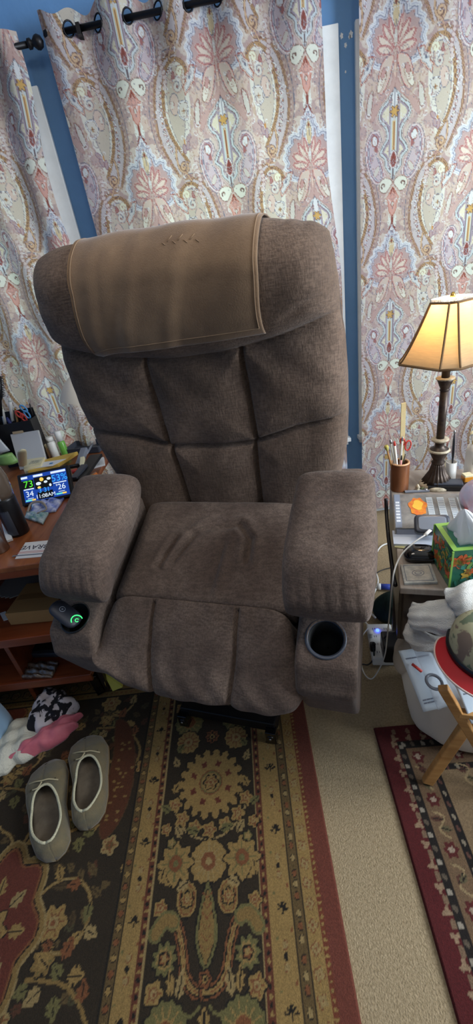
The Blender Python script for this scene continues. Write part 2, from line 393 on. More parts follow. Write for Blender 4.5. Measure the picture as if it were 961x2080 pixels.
for k in range(0, len(L2)-1, 1):
    p = (L2[k]+L3_[min(int(k*len(L3_)/len(L2)), len(L3_)-1)])/2; motif(ell(p[0], p[1], .0026, .0038, .3*k, 8), [(-.1, 0, [(146, 118, 122), (190, 174, 166)][k % 2])])
motif(np.concatenate([L1[10:], L2[::-1]]), [(-.1, 0, (186, 180, 184))])
for k in range(12, min(len(L1), len(L2))-1):
    p = (L1[k]+L2[k])/2
    motif(ell(p[0]+.003*math.sin(k*2), p[1], .0042, .006, .5+.4*math.sin(k), 10), [(0, .0011, BR), (-.0016, 0, WH), (-.1, -.0016, [LV, RS, GC, (168, 120, 96)][k % 4])])
motif(L1, [(.0052, .0066, (112, 84, 72)), (.0020, .0052, (172, 142, 106)), (.0008, .0020, BR), (0, .0008, (172, 140, 100))], False)
motif(L2, [(.0040, .0052, (118, 90, 78)), (.0010, .0040, (172, 142, 116)), (0, .0010, BR)], False)
motif(L3_, [(0, .0012, GB)], False)

sp = [(.157+.018*(1-t*.8)*math.cos(7.5*t+1), -.052+.02*(1-t*.8)*math.sin(7.5*t+1)) for t in np.linspace(0, 1, 26)]
motif(sp, [(0, .0045, CR), (.0045, .006, GB), (.006, .010, (188, 164, 152))], False)
motif(sp, [(0, .0045, CR)], False); motif([(.156, -.052), (.158, -.055)], [(0, .002, RU)], False)
sp = [(.139+.012*(1-t*.8)*math.cos(-6.5*t+2.6), -.018+.013*(1-t*.8)*math.sin(-6.5*t+2.6)) for t in np.linspace(0, 1, 20)]
motif(sp, [(.004, .006, TN), (0, .004, (214, 216, 196))], False)
motif(S((.165, -.01), (.172, -.03), (.160, -.028)), [(0, .0015, RU), (-.1, 0, RS)])
motif(ell(.178, -.10, .018, .03, .1), [(0, .002, GB), (-.1, 0, (196, 178, 168))]); motif(ell(.186, -.10, .006, .012, .1), [(0, .001, RU), (-.1, 0, CR)])
motif(S((.130, -.105), (.158, -.103), (.162, -.135), (.139, -.147), (.136, -.128), n=4), [(.004, .0055, GB), (.0015, .004, WH), (0, .0015, BR), (-.1, 0, CR)])
motif(rosette(.146, -.124, .006, 4, .4), [(-.1, 0, GO)]); motif(ell(.146, -.124, .002, .002), [(-.1, 0, RU)])
for x, y, a in ((.152, -.228, 1.9), (.166, -.236, 1.5), (.146, -.205, 2.4)):
    motif(petal(x, y, a, -.012, .016, .0065), [(0, .002, (140, 104, 108)), (-.002, 0, LV), (-.1, -.002, (172, 150, 150))])
motif(petal(.162, -.215, 1.6, -.006, .014, .003), [(-.1, 0, (182, 132, 72))])
# curl at its tail
sp = [(.181+.021*(1-t*.85)*math.cos(-8*t-1.2), -.288+.019*(1-t*.85)*math.sin(-8*t-1.2)) for t in np.linspace(0, 1, 30)]
motif(sp, [(.0045, .006, BR), (.0025, .0045, TN), (0, .0025, (196, 168, 138))], False)
motif(S((.20, -.225), (.205, -.26), (.197, -.295), (.175, -.31), (.160, -.335), closed=False), [(.003, .0045, BR), (0, .003, (192, 164, 134))], False)
# teardrops with white heads either side of the vase
td = S((.070, -.226), (.092, -.232), (.105, -.262), (.106, -.30), (.094, -.345), (.072, -.376), (.052, -.380), (.041, -.360), (.052, -.318), (.070, -.272), (.058, -.246))
motif(td, [(.008, .010, GB), (.004, .008, (196, 178, 180)), (.002, .004, WH), (0, .002, RS), (-.004, 0, LV), (-.0055, -.004, WH), (-.0075, -.0055, GB), (-.1, -.0075, (190, 178, 186))])
motif(ell(.076, -.248, .010, .015, -.2), [(.002, .005, RS), (0, .002, RU), (-.1, 0, WH)]); motif(ell(.070, -.275, .006, .009), [(-.1, 0, RS)])
motif(ell(.068, -.345, .008, .018, .5), [(0, .0015, RS), (-.1, 0, CR)]); motif(ell(.088, -.30, .005, .015, 0), [(0, .0012, RS), (-.1, 0, LV)])
# scalloped ribbon
for k in range(11): motif(ell(.128+.004*math.sin(k), -.27-.0135*k, .008, .0055, .2), [(0, .0015, (150, 118, 120)), (-.1, 0, (198, 186, 184))])
# upper ogee and vase
og = S((0, -.088), (.026, -.128), (.056, -.155), (.062, -.185), (.036, -.215), (.030, -.245), (.046, -.268), (.056, -.292), (.036, -.312), (.032, -.338), (.012, -.360), (0, -.372))
og = np.concatenate([og, (og*[-1, 1])[::-1]])
motif(og, [(.006, .010, (196, 180, 178)), (.0035, .006, (176, 150, 146)), (0, .0035, CR), (-.0022, 0, (104, 92, 98)), (-.0095, -.0022, (190, 202, 208)), (-.0115, -.0095, BR), (-.017, -.0115, LV), (-.1, -.017, (210, 206, 186))], mirror=False)
motif(S((0, -.10), (.012, -.128), (.010, -.15), (0, -.165)), [(-.0015, 0, GB), (-.1, -.0015, WH)])
motif(rosette(0, -.168, .013, 6, .35), [(0, .0015, BR), (-.1, 0, (196, 160, 96))], mirror=False); motif(ell(0, -.19, .004, .008), [(0, .001, BR), (-.1, 0, CR)], mirror=False)
motif([(0, -.20), (0, -.285)], [(.0028, .006, (206, 184, 140)), (.001, .0028, (198, 170, 112)), (0, .001, RU)], False, False)
motif(S((0, -.29), (.011, -.315), (.007, -.332), (0, -.338), (-.007, -.332), (-.011, -.315)), [(.005, .0065, BR), (.0015, .005, WH), (-.002, .0015, RS), (-.1, -.002, RU)], mirror=False)
# scrolls and pink lozenge
motif(S((.004, -.385), (.030, -.372), (.053, -.385), (.050, -.412), (.030, -.420), (.014, -.405)), [(.002, .004, (188, 160, 150)), (0, .002, BR), (-.1, 0, (212, 216, 206))])
sp = [(.038+.010*(1-t*.7)*math.cos(5*t-1), -.396+.009*(1-t*.7)*math.sin(5*t-1)) for t in np.linspace(0, 1, 16)]
motif(sp, [(0, .0022, BR)], False)
motif([(0, -.405), (.016, -.432), (.026, -.438), (.017, -.455), (.012, -.485), (0, -.505), (-.012, -.485), (-.017, -.455), (-.026, -.438), (-.016, -.432)], [(.003, .006, CR), (0, .003, (176, 112, 96)), (-.1, 0, (200, 156, 146))], mirror=False)
motif([(0, -.405), (.010, -.428), (.003, -.420)], [(-.1, .001, RU)]); motif(ell(0, -.462, .004, .008), [(0, .002, RU), (-.1, 0, CR)], mirror=False)
motif([(0, -.50), (.004, -.512), (.002, -.535), (0, -.545)], [(-.1, .001, RU)]); motif([(.014, -.495), (.004, -.52), (.009, -.545), (.016, -.55), (.018, -.52)], [(-.1, 0, (208, 214, 210))])
# halo
hl = [(0, .176), (.010, .150), (.020, .146), (.026, .124), (.034, .118), (.038, .096), (.056, .104), (.072, .098), (.070, .080), (.090, .070), (.084, .054), (.100, .040), (.090, .022), (.098, .004), (.082, -.006), (.080, -.028), (.060, -.036)]
hh = np.array(hl+[(0, -.04)]+[(-x, y) for x, y in hl[:0:-1]])
motif(hh, [(.006, .010, WH), (.0035, .006, (176, 182, 200)), (0, .0035, WH), (-.003, 0, (128, 134, 156)), (-.008, -.003, (192, 196, 208)), (-.0095, -.008, GB), (-.2, -.0095, (180, 158, 157))], mirror=False)
motif([(0, .190), (.008, .172), (.018, .158), (.012, .176)], [(-.1, .001, RU)])
for q, c in ((1, (186, 190, 206)), (.75, WH), (.5, (200, 184, 150))):
    motif(S((0, .115+.045*q), (.020*q, .118), (.017*q, .085), (0, .07)), [(0, .0012, GB), (-.1, 0, c)])
motif([(0, .137), (.004, .127), (0, .117), (-.004, .127)], [(-.1, 0, RU)], mirror=False)
# flower
for a, r1, w in ((1.33, .092, .0075), (1.03, .087, .010), (.60, .080, .013), (.18, .070, .012)):
    motif(petal(0, .0, a, .012, r1, w), [(.002, .0035, (206, 180, 172)), (0, .002, (166, 96, 96)), (-.003, 0, (190, 150, 148)), (-.0042, -.003, RS), (-.1, -.0042, (214, 202, 190))])
motif(petal(0, .0, 1.57, .01, .06, .006), [(0, .0015, RS), (-.1, 0, CR)], mirror=False)
# drooping leaves and trunk
motif(S((.008, -.012), (.040, -.018), (.060, -.055), (.062, -.095), (.050, -.112), (.030, -.088), (.015, -.05)), [(.0015, .003, GB), (0, .0015, (160, 80, 74)), (-.003, 0, (208, 176, 168)), (-.1, -.003, (200, 186, 176))])
motif(petal(.028, -.03, -1.12, .02, .085, .0105), [(.001, .0025, TN), (0, .001, BR), (-.1, 0, (216, 214, 204))]); motif(ell(.044, -.055, .007, .017, .3), [(0, .0012, RU), (-.1, 0, (186, 150, 146))])
motif(S((0, .01), (.006, -.03), (.010, -.08), (.035, -.105), (.075, -.14), (.095, -.19), (.078, -.18), (.045, -.135), (0, -.092)), [(0, .0015, (164, 130, 126)), (-.1, 0, (184, 157, 152))])
lf = [(.076, -.008), (.098, -.006), (.104, -.02), (.118, -.028), (.122, -.048), (.134, -.060), (.130, -.080), (.112, -.066), (.104, -.055), (.092, -.048), (.086, -.03)]
motif(lf, [(0, .0022, (154, 80, 72)), (-.003, 0, (206, 190, 178)), (-.0045, -.003, GB), (-.1, -.0045, (200, 204, 206))])
motif(ell(.105, -.035, .004, .009, .6), [(-.1, 0, GB)])
motif(S((.085, -.10), (.102, -.12), (.108, -.16), (.098, -.17), (.088, -.14)), [(.0015, .003, RS), (0, .0015, BR), (-.1, 0, CR)])
motif(ell(.0, -.052, .003, .02), [(-.1, 0, (214, 190, 176))], mirror=False)
g_ = np.random.default_rng(5)
for k in range(80):                    # fine scrollwork scattered through the ground and over the big shapes
    x, y = g_.random(2)*[.33, .72]; r = .006+.010*g_.random(); d = 1 if g_.random() < .5 else -1; p0 = g_.random()*6.3
    sp = [(x+r*(1-t*.8)*math.cos(d*6*t+p0), y+r*(1-t*.8)*math.sin(d*6*t+p0)) for t in np.linspace(0, 1, 14)]
    motif(sp, [(0, .0010, [(150, 140, 148), (166, 134, 132), WH, (190, 176, 166)][k % 4])], False)
for k in range(260):
    x, y = g_.random(2)*[.33, .72]; motif(ell(x, y, .0022, .0014, g_.random()*3, 6), [(-.1, 0, [RS, WH, GB, TN][k % 4])])
T.A = T.A*.80+np.roll(T.A, 1, 0)*.10+np.roll(T.A, 1, 1)*.10

def curtain(name, label, xa, xb, fz, ztop, zbot, u0, v0, ncol, edge, folds, step=.0032, zcut=None, rod=None, grom=()):
    """cloth hanging from xa to xb; folds(s, z) -> depth offset; edge(z)-> shift of the ends"""
    r = thing(name, label, 'curtain', ((xa+xb)/2, WY-.09, zbot), 'paisley curtains')
    zs = [ztop]
    while zs[-1] > zbot: zs.append(zs[-1]-(step if zcut is None or zs[-1] > zcut else .02))
    zs = np.array(zs); s = np.linspace(0, 1, ncol)
    Sg, Z = np.meshgrid(s, zs)
    X = xa+(xb-xa)*Sg+edge(Sg, Z)
    Y = WY-.085+folds(Sg, Z)
    Z2 = Z+fz(Sg, Z)
    # cloth coordinate: arc length along a mid row
    mid = len(zs)//3; d = np.hypot(np.diff(X[mid]), np.diff(Y[mid])); arc = np.concatenate([[0], np.cumsum(d)])
    U = np.broadcast_to(arc, X.shape)+u0; V = Z2-v0
    col = T.sample(U, V)
    keep = None
    if len(grom):
        keep = np.ones(X.shape, bool)
        for g in grom: keep &= ~(((arc[None, :]-arc[int(g*(ncol-1))])**2+(Z-rod)**2) < .019**2)
    P = np.stack([X, Y, Z2], -1)
    o = grid_mesh('cloth', P, col, M['curtain'], keep)
    o.parent = r; o.location = -Vector(ROOT[r.name])
    for g in grom:
        i = int(g*(ncol-1)); row = int(np.argmin(abs(zs-rod))); c = P[row, i]; tg = nrm(P[row, min(i+3, ncol-1)]-P[row, max(i-3, 0)]); up = np.array([0, 0, 1.])
        ring = [c+(tg*math.cos(a)+up*math.sin(a))*.021 for a in np.linspace(0, 2*math.pi, 25)]
        MB().tube(ring, .0028, 6).build('grommet', M['rod'], r)
    return r
def f_mid(s, z):
    k = 2*math.pi*4.6; d = smooth01((2.33-z)/.5)
    return -.030*np.cos(k*(s*(1-.0*d))-1.15)*(1-.72*d)-.008*d*np.sin(k*.5*s+2*z)
def f_left(s, z):
    d = smooth01((2.3-z)/.5); return -.03*np.cos(2*math.pi*5.2*s+.6)*(1-.35*d)+.01*d*np.sin(9*s+3*z)
def f_right(s, z):
    d = smooth01((2.4-z)/.5); return -.03*np.cos(2*math.pi*3.0*s+1.5)*(1-.80*d)-.004*np.sin(20*s+z)
ROD = 2.207
def z0f(s, z): return 0*z
curtain('curtain', 'middle paisley curtain behind the recliner, hanging from the black rod', -.517, .470, lambda s, z: .012*np.cos(2*math.pi*9.2*s)*smooth01((z-2.1)/.2),
        2.255, .08, -.602, 2.062, 400, lambda s, z: s*.045*smooth01((1.75-z)/.5), f_mid, zcut=1.15, rod=ROD,
        grom=[(1.15/(2*math.pi)+.25+.5*k)/4.6 for k in range(-0, 9) if 0.01 < (1.15/(2*math.pi)+.25+.5*k)/4.6 < .99])
curtain('curtain', 'left paisley curtain behind the cluttered desk, at the left edge', -1.50, -.613, z0f, 2.235, .08, .05, 1.90, 330,
        lambda s, z: -s*.04*smooth01((2.15-z)/.35)+s*.02*smooth01((1.75-z)/.3), f_left, step=.0036, rod=ROD-.02, grom=[.3, .5, .7, .9])
curtain('curtain', 'right flat-hanging paisley curtain behind the lit table lamp', .592, 1.62, z0f, 2.33, .06, -.137, 1.989, 330,
        lambda s, z: (1-s)*(.004), f_right)
# rods
def rodset(label, xa, xb, za, zb, fin):
    r = thing('curtain_rod', label, 'curtain rod', ((xa+xb)/2, WY-.085, za))
    MB().tube([(xa, WY-.085, za), (xb, WY-.085, zb)], .0095, 12).build('rod', M['rod'], r)
    fx, fz_ = (xb, zb) if fin > 0 else (xa, za)
    MB().lathe([(.006, 0), (.015, .004), (.015, .014), (.008, .02), (.019, .032), (.021, .042), (.015, .054), (.002, .06)], (fx, WY-.085, fz_), (fin, 0, 0)).build('finial', M['rod'], r)
    bx = fx-fin*.07
    m = MB(); m.beam((bx, WY, za-.03), (bx, WY-.09, za-.012), .014, .01); m.box((bx, WY-.004, za-.035), (.022, .008, .07)); m.box((bx, WY-.087, za-.004), (.014, .026, .03))
    m.build('bracket', M['rod'], r, smooth=False)
rodset('long black curtain rod above the middle curtain', -.46, 1.75, ROD, ROD, -1)
rodset('short black curtain rod above the left curtain', -1.6, -.585, ROD-.012, ROD-.012, 1)

# ------------------------------------------------------------------ rugs
GD, GD2, DK, RD, RU2, OL, CG, BK, DG = ((146, 117, 68), (130, 103, 58), (48, 38, 24), (98, 48, 34), (120, 74, 44), (106, 98, 58), (148, 124, 80), (32, 27, 19), (96, 76, 44))
RX0, RX1, RY0, RY1 = -1.75, .058, -.5, 2.0
Rg = Ras(RX0, RX1, RY0, 1.42, .0022, GD2)
B = Rg.bands
def rect(x0, x1, y0, y1, c): B([(x0, y0), (x1, y0), (x1, y1), (x0, y1)], [(-9, 0, c)])
def flower(x, y, r, n, c1, c2, c3, k=.16, edge=BK):
    B(rosette(x, y, r, n, k), [(0, .003, edge), (-.1, 0, c1)])
    for i in range(n):
        a = 2*math.pi*i/n; B([(x+r*.35*math.cos(a), y+r*.35*math.sin(a)), (x+r*.85*math.cos(a), y+r*.85*math.sin(a))], [(0, .0016, c2)], False)
    B(ell(x, y, r*.42, r*.42), [(0, .002, c2), (-.1, 0, c3)]); B(ell(x, y, r*.18, r*.18), [(-.1, 0, c2)])
def leaf(x, y, a, L, w, c, mid=BK):
    c_, s_ = math.cos(a), math.sin(a); P = []
    for t in np.linspace(0, 1, 8): P.append((t*L, w*math.sin(math.pi*t**.8)*(1+.25*math.cos(t*22))))
    for t in np.linspace(1, 0, 8): P.append((t*L, -w*math.sin(math.pi*t**.8)*(1+.25*math.cos(t*22))))
    P = np.array([(x+p*c_-q*s_, y+p*s_+q*c_) for p, q in P]); B(P, [(-.1, 0, c)])
    B([P[0], (x+L*.8*c_, y+L*.8*s_)], [(0, .0012, mid)], False)
# main field left of the borders
rect(RX0, -.515, RY0, 1.11, DK)
for k in range(260):
    x, y = -.54-.95*rng.random(), .1+1.0*rng.random(); leaf(x, y, rng.random()*6.3, .03+.02*rng.random(), .010, [(92, 74, 44), (78, 62, 38), (84, 52, 34), (74, 68, 44)][k % 4], (60, 46, 28))
for k in range(10):                     # curling vines
    for j in range(5):
        bx = -.66-.30*j; by = -.2+.32*k+(j % 2)*.14; sgn = 1 if (j+k) % 2 else -1
        if by > 1.2: continue
        sp = [(bx+sgn*.10*(1-.6*t)*math.cos(6.0*t+.5), by+.10*(1-.6*t)*math.sin(6.0*t+.5)) for t in np.linspace(0, 1, 34)]
        B(sp, [(.0045, .007, DK), (0, .0045, GD2), (.0, .0012, CG)], False)
        sp2 = S((bx+sgn*.11, by+.03), (bx+sgn*.13, by+.12), (bx+sgn*.06, by+.20), (bx-sgn*.05, by+.22), closed=False, n=8)
        B(sp2, [(0, .004, GD2)], False)
        for q in range(7):
            p = sp[4+q*4]; leaf(p[0], p[1], q*1.3+k+j, .042, .013, [GD, RU2, OL, CG, GD, RU2, DG][q])
        [leaf(bx+sgn*.16*math.cos(q*.9), by+.05+.16*math.sin(q*.9), q*1.7, .04, .014, [GD, RU2, OL][q % 3]) for q in range(7)]; flower(bx+sgn*.15, by+.06, .022, 5, GD, RU2, CG); flower(bx-sgn*.02, by+.25, .026, 7, GD2, OL, CG); flower(bx+sgn*.02, by+.0, .034, 6, GD, RU2, CG); flower(bx-sgn*.09, by+.16, .024, 5, CG, RU2, DG)
        for q in range(5): leaf(bx-sgn*.02+.03*math.cos(q*1.25), by-.10+.03*math.sin(q*1.25), q*1.25, .045, .016, [GD, RU2, GD, CG, OL][q])
for (mx, my, sx, sy) in ((-.86, .43, .13, .17), (-1.22, 1.08, .18, .14), (-1.35, .72, .17, .2), (-.88, -.1, .13, .17)):    # red medallions
    P = rosette(mx, my, 1, 8, .10); P = (P-[mx, my])*[sx, sy]+[mx, my]
    B(P, [(.014, .02, CG), (.003, .014, GD2), (0, .003, BK), (-.006, 0, RU2), (-9, -.006, RD)])
    flower(mx, my, .05, 8, GD, RU2, CG)
    for q in range(8): leaf(mx+.06*math.cos(q*.785), my+.07*math.sin(q*.785), q*.785, .05, .015, [GD, CG][q % 2])
for q in range(8):                      # rust cloud beside the slippers
    pass
P = S((-.60, .62), (-.555, .66), (-.535, .76), (-.55, .88), (-.585, .97), (-.64, 1.0), (-.62, .86), (-.625, .74)); B(P, [(0, .003, (84, 58, 34)), (-.1, 0, (86, 48, 28))])
for q in range(26):
    x, y = -.60+.055*rng.random(), .66+.28*rng.random(); B(ell(x, y, .006, .004), [(-.1, 0, GD2)])
# top end border
rect(RX0, -.515, 1.11, 1.42, GD2); rect(RX0, -.515, 1.106, 1.112, BK); rect(RX0, -.515, 1.135, 1.141, BK); rect(RX0, -.515, 1.20, 1.206, BK)
for k in range(24): flower(-.56-.05*k, 1.17, .016, 5, CG, RU2, GD)
for k in range(60): B(ell(-.53-.02*k, 1.123, .004, .004), [(-.1, 0, RU2)])
# long borders
def stripe(x0, x1, c): rect(x0, x1, RY0, 1.42, c)
stripe(-.515, -.490, DG); stripe(-.517, -.5135, BK); stripe(-.492, -.488, BK); stripe(-.488, -.443, GD)
stripe(-.443, -.426, (96, 52, 34)); stripe(-.427, -.4225, CG)
stripe(-.422, -.140, DK); stripe(-.1405, -.1365, CG); stripe(-.1365, -.120, (96, 52, 34)); stripe(-.120, -.060, GD); stripe(-.062, -.058, BK)
stripe(-.058, -.036, DG); stripe(-.037, -.0335, BK); stripe(-.0335, -.001, GD); stripe(-.002, .001, BK); stripe(.001, .012, (110, 56, 36)); stripe(.012, .058, (108, 56, 42))
y = RY0; k = 0
while y < 1.42:
    for xx in (-.4345, -.128): B([(xx-.006, y), (xx, y+.005), (xx+.006, y), (xx, y-.005)], [(-.1, 0, [GD, BK][k % 2])])
    B([(.002, y), (.007, y+.005), (.012, y), (.007, y-.005)], [(-.1, 0, GD)])
    if k % 2 == 0:
        B(ell(-.047, y+.004*math.sin(k), .006, .007), [(0, .0015, BK), (-.1, 0, [CG, RU2][(k//2) % 2])]); B(ell(-.5025, y, .006, .007), [(0, .0015, BK), (-.1, 0, [GD, RU2][(k//2) % 2])])
    if k % 3 == 0:
        B(rosette(-.017, y, .0095, 4, .25, k), [(0, .0015, RU2), (-.1, 0, CG)]); B(ell(-.017, y, .003, .003), [(-.1, 0, RU2)])
    y += .0135; k += 1
for xx, ph in ((-.0865, .0), (-.464, .0)):
    for k in range(24):
        y = .685-.171*4+.0855*k
        if (k % 2) == 0:
            B(ell(xx, y, .0052, .0065), [(-.1, 0, BK)])
            for s_ in (-1, 1): B(petal(xx, y, s_*1.57, .012, .026, .006), [(0, .0015, RU2), (-.1, 0, CG)])
        else:
            for a in (1.0, 1.57, 2.14, 2.8, .3): B(petal(xx, y-.006, a, .004, .018, .0026), [(-.1, 0, BK)])
            B([(xx, y-.012), (xx+.004, y+.01)], [(0, .0015, BK)], False)
        B(ell(xx+.018, y+.043, .004, .004), [(-.1, 0, RU2)]); B(ell(xx-.018, y+.03, .003, .003), [(-.1, 0, OL)])
# dark band: the mirrored garden panel (centre line)
CX = -.276
def both(fn):
    for s_ in (-1, 1): fn(s_)
def panel(oy):
    B(rosette(CX, .745+oy, .100, 18, .075), [(0, .003, BK), (-.1, 0, GD)])
    for q in range(18):
        a = 2*math.pi*(q+.5)/18; B(ell(CX+.092*math.cos(a), .745+oy+.092*math.sin(a), .0065, .0065), [(-.1, 0, DK)])
    B(ell(CX, .745+oy, .034, .034), [(0, .003, RU2), (-.004, 0, OL), (-.1, -.004, GD)]); flower(CX, .745+oy, .02, 6, GD, RU2, CG)
    for q in range(8):
        a = q*math.pi/4+.39; B(rosette(CX+.060*math.cos(a), .745+oy+.060*math.sin(a), .009, 4, .3, a), [(-.1, 0, RD)])
    arc = [(CX+.115*math.cos(a), .715+oy+.125*math.sin(a)) for a in np.linspace(-2.9, -.25, 30)]; B(arc, [(0, .003, CG)], False)
    for q, a in enumerate(np.linspace(-2.75, -.39, 7)): flower(CX+.118*math.cos(a), .735+oy+.122*math.sin(a), .019, 5, GD, RU2, CG, .2)
    flower(CX, .539+oy, .050, 16, GD, CG, RU2, .04)
    flower(CX, .895+oy, .022, 8, RU2, BK, GD)
    def side(s_):
        X = lambda d: CX+s_*d
        flower(X(.083), .884+oy, .038, 12, GD, RU2, CG, .07); flower(X(.092), .540+oy, .044, 8, GD, OL, RU2, .18)
        B(ell(X(.054), .461+oy, .026, .036), [(0, .003, BK), (-.004, 0, GD), (-.007, -.004, RU2), (-.1, -.007, GD2)]); flower(X(.054), .461+oy, .015, 8, GD, RU2, CG)
        flower(X(.122), .448+oy, .017, 5, GD, RU2, CG); flower(X(.128), .625+oy, .015, 5, GD, RU2, CG); flower(X(.11), .59+oy, .012, 5, OL, GD, CG)
        for (dx, y, a) in ((.11, .80, 1.2), (.118, .72, 2.0), (.12, .67, .6), (.05, .50, -.5), (.10, .49, 1.0), (.13, .50, 1.8), (.03, .61, .3), (.08, .60, 1.0), (.12, .85, 2.2)):
            leaf(X(dx), y+oy, a if s_ > 0 else math.pi-a, .04, .011, [OL, GD, CG][int(dx*1000) % 3])
        horn = S((X(.128), .400+oy), (X(.105), .425+oy), (X(.075), .412+oy), (X(.058), .370+oy), (X(.048), .325+oy), (X(.025), .300+oy), (X(0), .296+oy), closed=False, n=8)
        B(horn, [(.012, .014, BK), (.008, .012, RU2), (.005, .008, BK), (.001, .005, GD), (0, .001, RU2)], False); B(horn[:14], [(.012, .018, OL), (0, .012, GD2)], False)
        B(rosette(X(.100), .355+oy, .027, 9, .16), [(0, .003, BK), (-.006, 0, OL), (-.009, -.006, GD), (-.1, -.009, OL)]); flower(X(.100), .355+oy, .010, 5, RU2, GD, CG)
        leaf(X(.062), .285+oy, 1.75 if s_ > 0 else math.pi-1.75, .055, .010, CG); leaf(X(.078), .290+oy, 1.45 if s_ > 0 else math.pi-1.45, .05, .009, GD)
        flower(X(.118), .300+oy, .020, 5, GD, RU2, CG); flower(X(.085), .238+oy, .050, 14, OL, GD, RU2, .06)
        B(S((X(.012), .275+oy), (X(.03), .262+oy), (X(.05), .27+oy), closed=False), [(0, .003, OL)], False)
    both(side)
    B(spline([(CX, .492+oy), (CX+.014, .46+oy), (CX+.024, .42+oy), (CX+.026, .38+oy), (CX+.012, .345+oy), (CX, .33+oy), (CX-.012, .345+oy), (CX-.026, .38+oy), (CX-.024, .42+oy), (CX-.014, .46+oy)], 5, True),
      [(0, .004, BK), (-.006, 0, OL), (-.0075, -.006, BK), (-.1, -.0075, GD2)])
    for q in range(6): B([(CX, .36+oy+.02*q), (CX+.012, .372+oy+.02*q)], [(0, .0014, RU2)], False); B([(CX, .36+oy+.02*q), (CX-.012, .372+oy+.02*q)], [(0, .0014, RU2)], False)
    flower(CX, .317+oy, .014, 5, RU2, BK, GD); leaf(CX, .235+oy, 1.57, .04, .012, GD)
for oy in (.72, 0, -.72): panel(oy)
def rug(name, label, ras, x0, x1, ys, rot, piv, colside, grp=None, th=.009):
    xs = np.arange(x0, x1+.001, .003)
    X, Y = np.meshgrid(xs, ys); col = ras.sample(X, Y)
    c, s_ = math.cos(rot), math.sin(rot)
    Z = np.full(X.shape, th)+.0006*np.sin(X*40)*np.sin(Y*31)
    Z[0] = Z[-1] = .001; Z[:, 0] = Z[:, -1] = .001
    XR_ = piv[0]+(X-piv[0])*c-(Y-piv[1])*s_; YR_ = piv[1]+(X-piv[0])*s_+(Y-piv[1])*c
    o = grid_mesh(name, np.stack([XR_, YR_, Z], -1), col, M['rug']); return tag(o, label, 'rug')
ys = np.concatenate([np.arange(RY0, .18, .02), np.arange(.18, 1.42, .003), np.arange(1.42, RY1, .02)])
rug('oriental_rug', 'large gold and brown floral rug under the recliner and slippers', Rg, RX0, RX1, ys, 0, (0, 0), None)
# second rug
R2 = Ras(.27, 1.5, -.4, .865, .0024, (118, 96, 70)); B = R2.bands
def rect2(x0, x1, y0, y1, c): B([(x0, y0), (x1, y0), (x1, y1), (x0, y1)], [(-9, 0, c)])
rect2(.27, 1.5, -.4, .865, (84, 26, 26)); rect2(.327, 1.5, -.4, .808, (30, 24, 20)); rect2(.350, 1.5, -.4, .785, (112, 88, 64)); rect2(.404, 1.5, -.4, .731, (26, 21, 18)); rect2(.424, 1.5, -.4, .711, (128, 106, 78))
for k in range(28):
    for (x, y) in ((.318, .80-.045*k), (.325+.045*k, .818)):
        B(rosette(x, y, .009, 3, .35, k), [(-.1, 0, (146, 120, 94))]); B(ell(x+.004, y+.022, .007, .010), [(-.1, 0, (122, 98, 76))])
    for (x, y) in ((.3385, .79-.03*k), (.345+.03*k, .797)): B(ell(x, y, .006, .008, .5), [(-.1, 0, [(150, 140, 124), (92, 80, 66)][k % 2])])
    for (x, y) in ((.414, .71-.03*k), (.42+.03*k, .721)): B(ell(x, y, .005, .008, .5), [(-.1, 0, [(136, 124, 104), (92, 60, 50)][k % 2])])
    for (x, y) in ((.377, .755-.12*k), (.377+.12*k, .758)):
        B(rosette(x, y, .016, 6, .2), [(-.006, 0, (86, 34, 30)), (-.1, -.006, (160, 140, 120))])
        B(S((x-.015, y-.03), (x+.012, y-.045), (x-.01, y-.075), (x+.01, y-.095), closed=False), [(0, .0025, (150, 128, 92))], False)
        leaf(x+.006, y-.05, 2+k, .03, .008, (84, 52, 40)); leaf(x-.006, y-.07, 5+k, .03, .008, (96, 86, 60))
for k in range(90):
    x, y = .45+rng.random()*1.0, -.35+rng.random()*1.03; flower(x, y, .018+.012*rng.random(), 5, [(84, 44, 36), (92, 78, 56), (70, 56, 44)][k % 3], (140, 116, 84), (60, 40, 32), .25, (116, 96, 70)); leaf(x+.02, y, k*1.0, .05, .012, (86, 60, 46))
ys = np.concatenate([np.arange(-.4, .15, .02), np.arange(.15, .866, .003)])
rug('oriental_rug', 'dark red bordered rug under the wooden legs and white bag', R2, .27, 1.5, ys, math.radians(-2.0), (.27, .865), None)

# ------------------------------------------------------------------ the power-lift recliner (local frame: a = right, b = towards its front, z up)
TH = math.radians(-18); CU = np.array([math.cos(TH), math.sin(TH), 0]); CV = np.array([math.sin(TH), -math.cos(TH), 0]); CO = np.array([-.215, .924, 0])
def LW(a, b, z):
    a, b, z = np.broadcast_arrays(np.asarray(a, float), np.asarray(b, float), np.asarray(z, float))
    return CO+a[..., None]*CU+b[..., None]*CV+z[..., None]*np.array([0, 0, 1.])
ET = np.array([-.900, .436])        # along the tilted body, front to back, in (b, z)
DT = np.array([-.436, -.900])       # down through the tilted body
def TW(a, l, d, o=(.164, .525)):    # tilted body frame
    a, l, d = np.broadcast_arrays(np.asarray(a, float), np.asarray(l, float), np.asarray(d, float))
    return LW(a, o[0]+ET[0]*l+DT[0]*d, o[1]+ET[1]*l+DT[1]*d)
def interp(x, xs, ys): return np.interp(x, xs, ys)
chair = thing('lift_recliner', 'large taupe plush power lift recliner raised and tipped forward on its black base', 'armchair', (CO[0], CO[1], 0))

